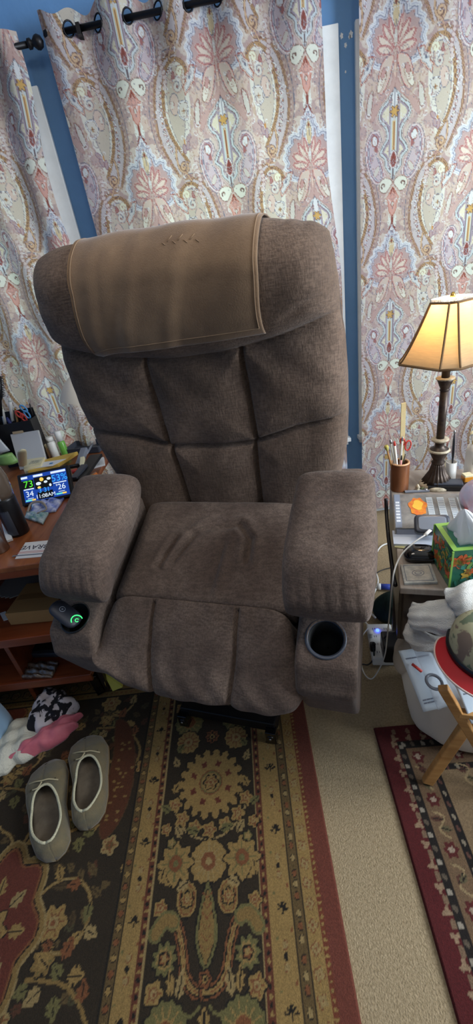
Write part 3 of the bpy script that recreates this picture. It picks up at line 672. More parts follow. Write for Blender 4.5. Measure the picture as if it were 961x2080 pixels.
# backrest: closed slices side by side
ZT = 1.477
def back_curve(N=220):
    """(b, z, nb, nz) around one slice: up the front, over the top, down the back"""
    zf = np.linspace(.66, ZT-.085, 120)
    bf = interp(zf, [.66, .714, .93, 1.10, 1.20, 1.30, 1.40, 1.43], [-.335, -.332, -.318, -.305, -.295, -.280, -.268, -.268])
    ph = np.linspace(0, math.pi, 50)[1:-1]
    bt = -.268-.105*(1-np.cos(ph)); zt = ZT-.085+.085*np.sin(ph)
    zb = np.linspace(ZT-.085, .66, 60); bb = interp(zb, [.66, ZT-.085], [-.56, -.478])
    bo = np.linspace(-.56, -.335, 12)[1:-1]
    b = np.concatenate([bf, bt, bb, bo]); z = np.concatenate([zf, zt, zb, np.full(10, .66)])
    P = np.stack([b, z], 1); d = np.roll(P, -1, 0)-np.roll(P, 1, 0); d /= np.linalg.norm(d, axis=1)[:, None]+1e-9
    return P, np.stack([-d[:, 1], d[:, 0]], 1)*-1
BC, BN = back_curve()
# outward normal must point to the front (+b) on the front face
if BN[30, 0] < 0: BN = -BN
def wback(z): return interp(z, [.66, .80, .90, 1.0, 1.1, 1.2, 1.262, 1.30, 1.36, 1.43, 1.488], [.345, .385, .410, .421, .424, .422, .414, .414, .409, .399, .386])
def back_disp(a, z, front):
    """upholstery relief on the front face"""
    aa = np.abs(a)
    head = 1.20+.42*a*a
    mid = np.where(aa < .135, .934+.006*(aa/.135), .941+.30*(aa-.135)-.14*np.maximum(aa-.26, 0))
    dh = np.abs(z-head); dm = np.abs(z-mid)*np.where(aa > .30, 1+(aa-.30)*9, 1)
    av = np.where(z > .94, .143, .125+.012*(z-.7)/.24)+.0*z
    dv = np.abs(aa-av)+np.where(z > head, 9, 0)
    below = smooth01((head-z)/.02)
    dmin = np.minimum(dh, np.minimum(dm+np.where(z > head, 9, 0), dv))
    left_faint = np.where((a < 0) & (z > 1.0), .55, 1.0)
    crease = -.020*np.exp(-(dm/.006)**2)*np.where(z > head, 0, 1)-.022*left_faint*np.exp(-(dv/.0055)**2)-.012*np.exp(-(dh/.006)**2)
    puff = .021*(1-np.exp(-(dmin/.042)**1.3))
    lip = np.where(z > head, .026*(1-np.exp(-((z-head)/.022)**1.1))+.012*np.sin(np.clip((z-head)/.24, 0, 1)*math.pi), 0)
    fold = -.006*np.exp(-(np.abs(z-(head+.055+.25*(aa-.30)))/.012)**2)*smooth01((aa-.25)/.06)*(a > 0)
    wr = .0028*np.sin(38*a+9*z+3*np.sin(11*z))*np.sin(13*z+2)+.0018*np.sin(90*z+20*a)*smooth01((aa-.30)/.1)
    pucker = .003*np.sin(a*150)*smooth01((z-1.43)/.05)*smooth01((a-.25)/.08)
    return (crease+puff+lip+fold+wr+pucker)*front
def back_surface(s, k, off=0.0):
    """s in (-1,1) across, k index into the slice curve"""
    P = BC[k]; N = BN[k]; z = P[..., 1]; b = P[..., 0]
    w = wback(z); top = .020*np.abs(s)**2.6+.022*s+.012*np.clip(s-.55, 0, 1)
    e = np.clip(1-np.abs(s)**8, 0, 1)**(1/2.8)          # sides roll round
    bc = interp(z, [.66, 1.20, 1.488], [-.415, -.385, -.355])
    a = s*w-interp(z, [.8, 1.0, 1.3, 1.48], [.010, .020, .023, .014])
    front = smooth01(N[..., 0]*1.5)*np.clip(e, 0, 1)
    d = back_disp(a, z, front)+off
    zc = np.where(z > 1.2, z-top*smooth01((z-1.25)/.2), z)
    b2 = bc+(b-bc)*e+N[..., 0]*d
    z2 = zc+N[..., 1]*d
    # the whole head end leans a little to its left side
    return LW(a-.004*smooth01((z-.9)/.5), b2, z2)
ss = np.sin(np.linspace(-math.pi/2, math.pi/2, 900)); ss = np.concatenate([np.linspace(-.97, .97, 240), ss[ss > .972][::6]]); ss = np.concatenate([-ss[240:][::-1], ss]); ss = np.append(np.insert(ss, 0, -1), 1); ss = np.unique(ss)
K = np.arange(len(BC)); Sg, Kg = np.meshgrid(ss, K, indexing='ij')
R = back_surface(Sg, Kg)
MB().rings(R).build('backrest', M['fabric_back'], chair)

# seat cushion, footrest
def loft(fn, N=60, M_=72, u=None, th=None):
    th = np.linspace(0, 2*math.pi, M_, endpoint=False) if th is None else th
    u = np.linspace(0, 1, N) if u is None else u; R = [fn(t, th) for t in u]
    return MB().rings(R)
ub = (1-np.cos(np.linspace(0, math.pi, 90)))/2
def seat(t, th):     # t: back -> front along the slope
    e = max(1e-3, (1-abs(2*t-1)**22))**(1/2.5)
    c, s_ = np.cos(th), np.sin(th); a = .285*sg(c, .22)*(.95+.05*e); h = .062*sg(s_, .75)*e
    b = -.345+.338*t; z = .752-(b+.345)*.447
    up = s_ > 0
    cen = -.016*np.exp(-((a-.004)/.006)**2)*(.35+.65*smooth01((.5-t)/.3))
    wr = np.zeros_like(a)
    for (a0, t0, a1, t1, dp) in ((-.145, .70, -.115, .45, .016), (-.105, .66, -.055, .40, .016), (-.055, .40, -.01, .30, .009), (.035, .92, .045, .45, .012), (.13, .62, .125, .42, .018), (.125, .42, .085, .28, .014), (.085, .28, .04, .33, .008)):
        ex, ey = a1-a0, (t1-t0)*.37; dp = dp*1.0; q = np.clip(((a-a0)*ex+((t-t0)*.37)*ey)/(ex*ex+ey*ey), 0, 1); dp = dp*(.35+.75*np.sin(math.pi*np.clip(q*.8+.1, 0, 1)))
        dd = np.hypot(a-a0-ex*q, (t-t0)*.37-ey*q); wr -= dp*.85*np.exp(-(dd/.011)**2); wr += dp*.35*np.exp(-((dd-.024)/.014)**2)
    dip = .010*np.cos(a/.283*math.pi/2)*math.sin(math.pi*t)
    d = np.where(up, dip+cen+wr, 0)
    return LW(a, b+.447/1.095*(h+d)+.0, z-.058+(h+d)/1.095*1.0)
loft(seat, 120, 170, np.concatenate([[0, .002, .006, .012], np.linspace(.02, .98, 130), [.988, .994, .998, 1]]), eth(.22, .75, 300, 4.5)).build('seat_cushion', M['fabric'], chair)
# footrest: profile (b, z) swept across a
prof = spline([(-.020, .530), (-.004, .566), (.003, .590), (.012, .600), (.026, .590), (.050, .566), (.088, .520), (.125, .470), (.153, .432), (.166, .402), (.158, .374), (.135, .356), (.095, .360), (.040, .395), (-.03, .45), (-.05, .50)], 12, True)
pd = np.roll(prof, -1, 0)-np.roll(prof, 1, 0); pd /= np.linalg.norm(pd, axis=1)[:, None]; pn = np.stack([pd[:, 1], -pd[:, 0]], 1); pc = prof.mean(0)
if ((prof-pc)*pn).sum() < 0: pn = -pn
fa = np.sin(np.linspace(-math.pi/2, math.pi/2, 180)); R = []
for s in fa:
    w = interp(prof[:, 1], [.34, .42, .52, .60], [.318, .318, .300, .284]); e = (1-abs(s)**11)**(1/3) if abs(s) < 1 else 0
    a = s*w
    nf = smooth01((pn[:, 0]*.75+pn[:, 1]*.66-.05)*2.2); lip = smooth01((prof[:, 1]-.39)/.04)
    dv = np.abs(np.abs(a)-.128-.012*(prof[:, 1] > 0)*smooth01((.5-prof[:, 1])/.12)*-1)
    seam = smooth01((.608-prof[:, 1])/.01)
    cre = -.020*np.exp(-(dv/.0045)**2)*nf*smooth01((prof[:, 1]-.375)/.03)
    puff = .010*(1-np.exp(-(dv/.022)**1.4))*nf*smooth01((prof[:, 0]-.01)/.08)
    low = -.013*np.exp(-(np.abs(prof[:, 1]-(.372+.006*math.sin(9*s)))/.006)**2)*smooth01((prof[:, 0]-.1)/.03)
    rib = .0016*np.sin(a*75+3*np.sin(prof[:, 1]*30))*nf
    # the padded panels drop lower than the skirt between them
    P = pc+(prof-pc)*[e, e]+pn*(cre+puff+low+rib)[:, None]*e
    P[:, 1] += .075*smooth01((-s-.35)/.65)*smooth01((.50-P[:, 1])/.12)
    R.append(LW(a, P[:, 0], P[:, 1]))
MB().rings(R).build('footrest', M['fabric'], chair)

# side arms: tilted boxes with a cup holder bored through the front, padded rolls on top
CUPL = {1: .108, -1: .088}
def armbox(sgn):
    def fn(t, th):
        # t runs inner -> outer (a); the slice is a rounded side silhouette in (l, d)
        e = max(1e-3, 1-abs(2*t-1)**10)**(1/3.2)
        a = sgn*(.296+.150*t) if sgn > 0 else -(.296+.155*t)
        c, s_ = np.cos(th), np.sin(th)
        l = .33+.345*sg(c, .28)*(.94+.06*e); d = .155+.160*sg(s_, .28)*(.90+.10*e)
        fr = smooth01((.12-l)/.12)
        d = d+.030*fr*(1-smooth01(d/.10))*smooth01((.05-l)/.05)
        puff = .006*np.sin(l*55)*np.sin(d*20)*e*.3
        return TW(a+sgn*puff, l, d)
    te_ = eth(.28, .28, 260, 2.1); R = [fn(t, te_) for t in (1-np.cos(np.linspace(0, math.pi, 34)))/2]
    if sgn < 0: R = R[::-1]
    o = MB().rings(R).build('arm_box', M['fabric'], chair)
    # bore the cup hole
    c0 = TW(sgn*.368, CUPL[sgn], -.08); ax = nrm(TW(0, 0, 0)-TW(0, 0, 1))
    cut = MB().lathe([(.0445, 0), (.0445, .17)], c0-ax*.168, ax, 40).build('cutter', M['black'], None, smooth=False)
    m = o.modifiers.new('bore', 'BOOLEAN'); m.operation = 'DIFFERENCE'; m.object = cut; m.solver = 'EXACT'
    bpy.context.view_layer.update(); dg = bpy.context.evaluated_depsgraph_get()
    me = bpy.data.meshes.new_from_object(o.evaluated_get(dg)); o.modifiers.clear(); o.data = me
    me.materials.clear(); me.materials.append(M['fabric'])
    me.polygons.foreach_set('use_smooth', [True]*len(me.polygons))
    bpy.data.objects.remove(cut, do_unlink=True)
    return o
for sgn in (-1, 1):
    armbox(sgn)
    ax = nrm(TW(0, 0, 0)-TW(0, 0, 1)); c0 = TW(sgn*.368, CUPL[sgn], 0)
    rt = .0505 if sgn > 0 else .0475
    cup = MB().lathe([(.0425, -.075), (.0435, 0), (.0425, .003), (rt, .005), (rt+.0015, .001), (rt, -.002), (.0445, -.002), (.0440, -.078), (.002, -.078), (.002, -.075), (.0425, -.075)], c0, ax, 44, False, False)
    cup.build('cup_holder', M['dgrey'] if sgn > 0 else M['black'], chair)
    MB().lathe([(.002, -.0745), (.0422, -.0745), (.0432, .0), (.0425, .0), (.0415, -.0735), (.002, -.0735)], c0, ax, 40, False, False).build('cup_liner', mat('black_cup_lining', (7, 7, 8), .7), chair)
    def pad(t, th):
        e = max(1e-3, 1-abs(2*t-1)**8)**(1/2.8)
        l = (.150 if sgn > 0 else .135)+(.355 if sgn > 0 else .372)*t
        w = .106*(.93+.07*math.sin(math.pi*min(1, t*1.2)))*(.80+.20*e); hh = .062*e
        c, s_ = np.cos(th), np.sin(th)
        a = (.375 if sgn > 0 else -.334)+w*(1.05 if sgn > 0 else 1.12)*sg(c, .55); d = -.118-hh*sg(s_, .70)
        front = smooth01((.20-t)/.20)
        d = d+.030*front                        # rolls down over the front
        d = d-.012*smooth01((t-.72)/.28)                  # and lifts at the back
        l = l+(-.018)*front*np.cos(th*0)
        d = d-.0030*np.abs(np.sin(a*95+t*5))**6*front*-1*(s_ > 0)+.002*np.sin(l*45+a*20)
        return TW(a, l, d)
    u = (1-np.cos(np.linspace(0, math.pi, 80)))/2
    loft(pad, 80, 96, u, eth(.55, .70, 130, 1.8)).build('armrest', M['fabric'], chair)
# under body and lift base
mb = MB()
mb.box(TW(0, .36, .19), (.60, .50, .20), (CU, nrm(TW(0, 1, 0)-TW(0, 0, 0)), nrm(TW(0, 0, 0)-TW(0, 0, 1))))
mb.build('body_frame', M['black'], chair, smooth=False, bevel=.01)
A3 = (CU, CV, np.array([0, 0, 1.]))
base = MB()
base.box(LW(0, -.012, .064), (.345, .045, .042), A3); base.box(LW(0, -.560, .05), (.345, .045, .035), A3)
for s_ in (-1, 1): base.box(LW(s_*.155, -.28, .048), (.038, .54, .034), A3)
bo = base.build('lift_base', M['blackm'], chair, smooth=False, bevel=.005)
for s_ in (-1, 1):
    mb = MB().box(LW(s_*.160, .018, .040), (.036, .030, .056), A3); mb.lathe([(.012, 0), (.012, .006)], LW(s_*.160, .030, .042), CV, 14)
    mb.build('foot_bracket', M['black_g'], bo, smooth=False, bevel=.003)
    MB().lathe([(.004, 0), (.004, .003)], LW(s_*.160, .037, .044), CV, 12).build('bolt', M['steel'], bo)
    m = MB()
    m.beam(LW(s_*.14, -.05, .075), LW(s_*.14, -.36, .34), .012, .034); m.beam(LW(s_*.155, -.50, .07), LW(s_*.155, -.20, .33), .012, .034)
    m.beam(LW(s_*.14, -.36, .34), LW(s_*.14, -.06, .34), .012, .03)
    m.build('lift_link', M['blackm'], chair, smooth=False, bevel=.003)
MB().tube([LW(0, -.50, .08), LW(0, -.20, .30)], .024, 16).tube([LW(0, -.25, .26), LW(0, -.12, .36)], .014, 12).build('lift_motor', M['blackm'], chair)

# tan cloth draped over the head of the chair
nk = 92; kk = np.linspace(95, 95+85, 120)
def cloth_pt(off):
    a0, a1 = -.243, .240; P = []
    Ks = kk
    for i, kf in enumerate(Ks):
        k = int(kf); fr = kf-k; row = []
        for s in np.linspace(0, 1, 110):
            q = -.515+1.231*s
            # lower edge: droops at the left corner, nearly level to the right
            lim = 95-1.5*smooth01((.14-s)/.14)+.8*s
            kx = lim+(kf-kk[0])/(kk[-1]-kk[0])*(kk[-1]-lim)
            k0 = int(kx); f = kx-k0
            side = (1-i/len(Ks))
            q2 = q+((-.592+1.192*s)-q)*smooth01((side-.15)/.85)
            S0 = back_surface(np.array(q2), np.array(k0), off); S1 = back_surface(np.array(q2), np.array(k0+1), off)
            p = S0*(1-f)+S1*f
            wv = .004*math.sin(13*s+3*side)*side**.7+.007*math.exp(-((s-.25-.35*(1-side))/.05)**2)*side+.006*math.exp(-((s-.50-.35*(1-side))/.045)**2)*side+.006*math.exp(-((s-.08-.12*(1-side))/.05)**2)*side
            row.append(p+CV*max(wv, -.002))
        P.append(row)
    return np.array(P)
P0 = cloth_pt(.006); P1 = cloth_pt(.0095)
N_, M_ = P0.shape[:2]
V = np.concatenate([P0.reshape(-1, 3), P1.reshape(-1, 3)]); Fc = []; o_ = N_*M_
for i in range(N_-1):
    for j in range(M_-1):
        a = i*M_+j; Fc.append((a, a+M_, a+M_+1, a+1)); Fc.append((o_+a, o_+a+1, o_+a+M_+1, o_+a+M_))
for i in range(N_-1):
    for j in (0, M_-1): a = i*M_+j; Fc.append((a, a+M_, o_+a+M_, o_+a))
for j in range(M_-1):
    for i in (0, N_-1): a = i*M_+j; Fc.append((a, a+1, o_+a+1, o_+a))
cl = thing('headrest_cloth', 'tan suede cloth draped over the head of the recliner', 'cloth', tuple(P1[N_//2, M_//2]))
MB().add(V, Fc).build('cloth', M['suede'], cl)
hem = [P1[i, 2]+CV*.0012 for i in range(N_//2, 4, -1)]+[P1[4, j]+CV*.0012 for j in range(2, M_-2)]+[P1[i, M_-3]+CV*.0012 for i in range(4, N_//2)]
MB().tube(hem, .0011, 5).build('hem', M['stitch'], cl)
# stitched mark on the cloth
mb = MB()
for k in range(7):
    j = 58+k*3; i = 44
    mb.tube([P1[i, j]+CV*.001, P1[i+(2 if k % 2 else -1), j+2]+CV*.001], .0009, 5)
mb.build('stitching', M['stitch'], cl)

# hand control in the left cup
ax = nrm(TW(0, 0, 0)-TW(0, 0, 1)); c0 = TW(-.368, .085, 0)
rc = thing('hand_control', 'dark recliner hand control with a glowing green ring, resting in the left cup holder', 'remote control', tuple(c0))
p0 = at(106, 1226, Z=c0[2]+.058); p1 = at(160, 1268, Z=c0[2]-.004)
e = nrm(p1-p0); r_ = nrm(np.cross(e, (0, 0, 1))); q_ = np.cross(r_, e); L = np.linalg.norm(p1-p0); R = []
for t in np.linspace(0, 1, 26):
    w = .027*(1-abs(2*t-1)**5)**.5+.001; R.append([p0+e*(L*t)+r_*w*sg(np.array(math.cos(k)), .8)+q_*.011*(w/.027)*sg(np.array(math.sin(k)), .8) for k in np.linspace(0, 2*math.pi, 28, endpoint=False)])
MB().rings(R).build('body', mat('navy_black_plastic', (34, 37, 48), .5), rc)
gl = mat('green_indicator', (40, 220, 90), .4, emit=(60, 255, 120), estr=2.2); gw = mat('white_symbol', (150, 156, 170), .5)
c = p0+e*(L*.90)+q_*.0125
if q_[2] < 0: c = p0+e*(L*.90)-q_*.0125; q_ = -q_
MB().tube([c+e*.016*math.cos(a)+r_*.016*math.sin(a) for a in np.linspace(2.0, 5.2, 26)], .0013, 6).build('light_ring', gl, rc)
MB().tube([c+e*.005*math.cos(a)+r_*.005*math.sin(a) for a in np.linspace(0, 5.0, 16)], .0008, 6).build('button_mark', gl, rc)
c2 = p0+e*(L*.36)+q_*.012
mb = MB().tube([c2+e*.008*math.cos(a)+r_*.008*math.sin(a) for a in np.linspace(0, 6.28, 26)], .0007, 6); mb.tube([c2-e*.003, c2+e*.003], .0007, 6); mb.tube([c2-r_*.003, c2+r_*.003], .0007, 6)
mb.build('home_mark', gw, rc)

# ------------------------------------------------------------------ right bedside stand and what is on it
SZ = .64; SR = math.radians(-16.5)
SU = np.array([math.cos(SR), math.sin(SR), 0]); SV = np.array([math.sin(SR)*-1, math.cos(SR), 0]); S0 = at(812, 1189, Z=SZ)   # front left corner
def SW(x, y, z): return S0*[1, 1, 0]+SU*x+SV*y+np.array([0, 0, z])
SA = (SU, SV, np.array([0, 0, 1.]))
def flat(mb, P, z0, z1):
    """prism over a ground outline"""
    P = np.asarray(P, float); mb.rings([[(p[0], p[1], z0) for p in P], [(p[0], p[1], z1) for p in P]]); return mb
st = thing('nightstand', 'dark wooden stand with a worn grey top to the right of the recliner', 'side table', tuple(SW(.3, .35, 0)))
MB().box(SW(.31, .33, SZ-.010), (.62, .68, .020), SA).build('top', M['standtop'], st, smooth=False, bevel=.003)
MB().box(SW(.31, .02, SZ-.115), (.60, .022, .17), SA).build('drawer_front', M['darkwood'], st, smooth=False, bevel=.003)
for x in (.012, .608): MB().box(SW(x, .34, .52), (.02, .62, .20), SA).build('side_panel', M['darkwood'], st, smooth=False, bevel=.002)
MB().box(SW(.31, .645, .52), (.58, .012, .20), SA).build('back_panel', M['darkwood'], st, smooth=False)
MB().box(SW(.31, .33, .425), (.58, .60, .014), SA).build('bottom_panel', M['darkwood'], st, smooth=False)
for x, y in ((.03, .42), (.58, .06), (.03, .62), (.58, .62)): MB().box(SW(x, y, .21), (.034, .034, .42), SA).build('leg', M['darkwood'], st, smooth=False, bevel=.003)
MB().lathe([(.004, 0), (.006, .012), (.013, .02), (.010, .027)], SW(.31, .008, SZ-.115), -SV, 18).build('knob', M['brass'], st)

# table lamp
lp = at(886, 985, Z=SZ)*[1, 1, 0]; LY = lp[1]
def zrow(px, py): return float(at(px, py, Y=LY)[2])
lamp = thing('table_lamp', 'lit table lamp with a pleated amber bell shade and dark fluted bronze stem', 'lamp', (lp[0], lp[1], SZ))
zb = zrow(907, 738)+.012; zt = zrow(921, 610)
o3 = np.array([lp[0], lp[1], 0.])
MB().lathe([(.054, SZ), (.056, SZ+.006), (.052, SZ+.012), (.044, SZ+.018)], o3, seg=40).build('foot', M['ivory'], lamp)
z1 = zrow(889, 940); z2 = zrow(891, 915); z3 = zrow(892, 893)
MB().lathe([(.046, SZ+.016), (.033, SZ+.04), (.026, (SZ+z1)/2+.01), (.020, z1-.010), (.018, z1)], o3, seg=72, flute=.07, fn=18).build('fluted_base', M['bronze'], lamp)
MB().lathe([(.018, z1-.004), (.022, z1+.004), (.016, z1+.010), (.030, z2-.004), (.033, z2+.002), (.027, z2+.008), (.015, z2+.014), (.014, z3-.012), (.026, z3-.002)], o3, seg=40).build('urn', M['bronze'], lamp)
MB().lathe([(.0335, z2-.001), (.0345, z2+.003), (.030, z2+.006)], o3, seg=40).lathe([(.024, z3-.004), (.028, z3), (.026, z3+.004), (.013, z3+.005)], o3, seg=40).build('gilt_rim', M['ivory'], lamp)
zc = zrow(903, 770)
MB().lathe([(.0125, z3), (.0125, zc-.035)], o3, seg=24).build('stem', M['bronze'], lamp)
MB().lathe([(.013, zc-.036), (.015, zc-.033), (.013, zc-.030), (.014, zc-.026), (.022, zc-.006), (.024, zc)], o3, seg=30).build('candle_cup', M['bronze'], lamp)
MB().lathe([(.024, zc-.001), (.028, zc+.002), (.026, zc+.005), (.014, zc+.005)], o3, seg=30, flute=.05, fn=14).build('candle_cup_rim', M['ivory'], lamp)
MB().lathe([(.012, zc+.004), (.012, zb+.06)], o3, seg=20).build('socket', M['bronze'], lamp)
# shade: eight gores, wide ones alternating with narrow ones
hb = zt-zb; Rb = abs(float(at(816, 744, Y=LY)[0])-lp[0])*1.0; Rt = abs(float(at(881, 612, Y=LY)[0])-float(at(921, 606, Y=LY)[0]))*1.02
ang = []; a = math.radians(-73)
corner = [math.radians(x) for x in (-122, -100, -32, -10, 58, 80, 148, 170)]
def shade_r(t): return Rb+(Rt-Rb)*(t**.80)
def shade_pt(a, t, off=0): return o3+np.array([math.cos(a)*(shade_r(t)+off), math.sin(a)*(shade_r(t)+off), zb+hb*t])
R = []
for t in np.linspace(0, 1, 26):
    row = []
    for k in range(8):
        p, q = shade_pt(corner[k], t), shade_pt(corner[(k+1) % 8]+(0 if k < 7 else 2*math.pi), t)
        for f in np.linspace(0, 1, 12, endpoint=False): row.append(p+(q-p)*f)
    R.append(row)
R = np.array(R); ctr = np.array([o3+[0, 0, zb+hb*t] for t in np.linspace(0, 1, 26)])[:, None, :]
inner = ctr+(R-ctr)*[.985, .985, 1]
mb = MB().rings(R, False, False); mb.rings(inner[:, ::-1], False, False); mb.build('lamp_shade', M['shade'], lamp)
mb = MB()
for k in range(8): mb.tube([shade_pt(corner[k], t, .0008) for t in np.linspace(0, 1, 18)], .0030, 6)
for t, r in ((0, .0036), (1, .0032)): mb.tube([shade_pt(corner[k % 8], t, .0005) for k in range(9)], r, 6)
mb.build('braid_trim', M['braid'], lamp)
mb = MB()
for k in range(8):
    p, q = shade_pt(corner[k], 1), shade_pt(corner[(k+1) % 8], 1); n_ = 12 if k % 2 else 6
    for f in np.linspace(0, 1, n_, endpoint=False):
        c = p+(q-p)*f+[0, 0, .006]; mb.lathe([(.0005, -.004), (.0034, -.002), (.0034, .002), (.0005, .004)], c, seg=8)
mb.build('bead_trim', M['bead'], lamp)
MB().lathe([(.004, zt+.004), (.008, zt+.012), (.003, zt+.022)], o3, seg=16).tube([shade_pt(corner[0], .96), o3+[0, 0, zt-.008], shade_pt(corner[4], .96)], .0015, 6).build('finial', M['brass'], lamp)
MB().lathe([(.010, zb+.06), (.014, zb+.075), (.027, zb+.105), (.027, zb+.125), (.014, zb+.145), (.002, zb+.15)], o3, seg=24).build('bulb', mat('warm_bulb', (255, 240, 210), .4, emit=(255, 190, 110), estr=14), lamp)
L = bpy.data.lights.new('lamp_light', 'POINT'); L.energy = 6.5; L.color = (1.0, .87, .68); L.shadow_soft_size = .03
lo = bpy.data.objects.new('lamp_light', L); COL.objects.link(lo); lo.location = (lp[0]+.0, lp[1], zb+.155)

# pencil cup of turned wood
pc = at(811, 993, Z=SZ)*[1, 1, 0]; cupr = .030; ch = float(at(811, 938, Y=pc[1])[2])-SZ
cup = thing('pencil_cup', 'turned wooden pencil cup standing left of the lamp', 'pencil cup', (pc[0], pc[1], SZ))
MB().lathe([(cupr-.001, SZ), (cupr, SZ+.004), (cupr+.001, SZ+ch-.003)], pc, seg=36, cap1=False).lathe([(cupr-.006, SZ+ch-.002), (cupr-.006, SZ+.01), (.001, SZ+.01)], pc, seg=36, cap0=False).build('body', M['walnut'], cup)
MB().lathe([(cupr+.001, SZ+ch-.003), (cupr, SZ+ch), (cupr-.005, SZ+ch), (cupr-.006, SZ+ch-.003)], pc, seg=36, cap0=False, cap1=False).build('rim', M['cutwood'], cup)
def stick(name, label, cat, px0, py0, px1, py1, w, t, m, dy0=0., dy1=0., extra=None, grp=None):
    a = at(px0, py0, Y=pc[1]+dy0); b = at(px1, py1, Y=pc[1]+dy1); o = MB().beam(a, b, w, t).build(name, m, None, smooth=False, bevel=.0015); return tag(o, label, cat, grp)
stick('ruler', 'pale wooden ruler standing upright in the wooden cup', 'ruler', 815, 980, 820, 818, .017, .003, mat('pale_wood', (214, 196, 148), .6, col2=(196, 176, 126), nscale=12), .012, .018)
def pencil(name, label, px0, py0, px1, py1, m, r=.0035, tipm=None, dy=0):
    a = at(px0, py0, Y=pc[1]+dy); b = at(px1, py1, Y=pc[1]+dy+.004); r_ = thing(name, label, name.replace('_', ' '), tuple(a)); e = nrm(b-a); L = np.linalg.norm(b-a)
    MB().lathe([(r*.9, 0), (r, .002), (r, L-.016)], a, e, 8).build('barrel', m, r_)
    MB().lathe([(r, L-.016), (r*1.05, L-.012), (r*.8, L-.004), (r*.4, L)], a, e, 8).build('tip', tipm or M['steel'], r_)
pencil('pen', 'pale grey pen leaning left in the wooden cup', 806, 962, 793, 892, mat('pale_grey', (205, 208, 205), .4), .0045, None, -.006)
pencil('pencil', 'white pencil with a red end in the wooden cup', 808, 960, 801, 896, mat('white_lacquer', (226, 222, 214), .3), .0040, mat('red_lacquer', (190, 60, 50), .4), -.011)
pencil('pencil', 'cream pencil beside the red scissors in the wooden cup', 812, 958, 818, 886, mat('grey_lacquer', (188, 186, 182), .4), .0035, None, -.004)
pencil('pen', 'pink and white pen at the front of the wooden cup', 813, 962, 816, 925, mat('pink_lacquer', (220, 150, 150), .4), .0030, M['black'], -.014)
br = thing('paint_brush', 'small brush with yellow bristles leaning from the wooden cup', 'brush', tuple(at(800, 960, Y=pc[1])))
a = at(800, 965, Y=pc[1]-.002); b = at(787, 915, Y=pc[1]-.002); e = nrm(b-a)
MB().tube([a, b], .0035, 8).build('handle', M['oak'], br); MB().tube([b, b+e*.004, b+e*.014, b+e*.019], [.004, .0055, .0075, .006], 10).build('bristles', mat('yellow_bristles', (186, 176, 96), .9), br)
red = mat('red_handle', (206, 70, 62), .35)
sc = thing('scissors', 'red handled scissors standing in the wooden cup beside the lamp', 'scissors', tuple(at(822, 950, Y=pc[1])))
cc = at(829, 905, Y=pc[1]+.002); loop = lambda c, rx, rz, rot: [c+np.array([rx*math.cos(t)*math.cos(rot)-rz*math.sin(t)*math.sin(rot), .0, rx*math.cos(t)*math.sin(rot)+rz*math.sin(t)*math.cos(rot)]) for t in np.linspace(0, 2*math.pi, 25)]
MB().tube(loop(cc, .009, .017, -.15), .0026, 8).build('handle', red, sc); c2 = at(818, 897, Y=pc[1]+.006); MB().tube(loop(c2, .007, .012, .5), .0026, 8).build('handle', red, sc)
MB().beam(at(812, 968, Y=pc[1]), at(824, 922, Y=pc[1]+.003), .008, .0015).build('blade', M['steel'], sc, smooth=False)

# white cup with a dark spreader, soap pump, amber pot, leaning bottle
wc = at(914, 974, Z=SZ)*[1, 1, 0]
o = thing('ceramic_cup', 'slim white ceramic cup right of the lamp base', 'cup', (wc[0], wc[1], SZ)); h_ = float(at(917, 938, Y=wc[1])[2])-SZ
MB().lathe([(.0165, SZ), (.0175, SZ+.003), (.0175, SZ+h_), (.0150, SZ+h_), (.0150, SZ+.006), (.001, SZ+.006)], wc, seg=30, cap1=False).build('body', M['white'], o)
a = at(917, 965, Y=wc[1]); b = at(924, 873, Y=wc[1]+.006); e = b-a
o = thing('letter_opener', 'dark blade-shaped letter opener standing in the slim white cup', 'letter opener', tuple(a))
MB().tube([a, a+e*.3, a+e*.5, a+e*.75, a+e*.93], [.004, .0045, .0085, .0075, .003], 10, .35).build('blade', M['dgrey'], o); MB().tube([a+e*.92, a+e*.96, a+e], [.003, .0042, .0015], 8).build('tip', M['steel'], o)
pp = at(957, 972, Z=SZ)*[1, 1, 0]; zz = lambda py: float(at(950, py, Y=pp[1])[2])
o = thing('pump_bottle', 'white lotion bottle with a gold pump at the right edge', 'bottle', (pp[0], pp[1], SZ))
MB().lathe([(.024, SZ), (.026, SZ+.004), (.026, zz(915)), (.022, zz(907)), (.010, zz(903))], pp, seg=30).build('body', M['white'], o)
MB().box(pp+[-.0, -.0255, (zz(940)+zz(925))/2], (.028, .003, .022)).build('label', M['dgrey'], o, smooth=False)
MB().lathe([(.011, zz(904)), (.011, zz(898)), (.006, zz(896)), (.004, zz(884))], pp, seg=20).build('collar', M['brass'], o)
MB().tube([pp+[.012, 0, zz(880)], pp+[-.004, 0, zz(879)], pp+[-.018, -.004, zz(879)], pp+[-.026, -.006, zz(882)]], [.007, .0075, .005, .003], 10).build('nozzle', M['cream'], o)
am = at(947, 985, Z=SZ)*[1, 1, 0]
o = thing('amber_jar', 'small square amber jar in front of the white pump bottle', 'jar', (am[0], am[1], SZ)); MB().box(am+[0, 0, SZ+.018], (.030, .028, .034)).build('body', mat('amber_glass', (196, 128, 34), .15, coat=.4), o, smooth=False, bevel=.003)
MB().box(am+[0, 0, SZ+.038], (.028, .026, .008)).build('lid', M['cream'], o, smooth=False, bevel=.002)
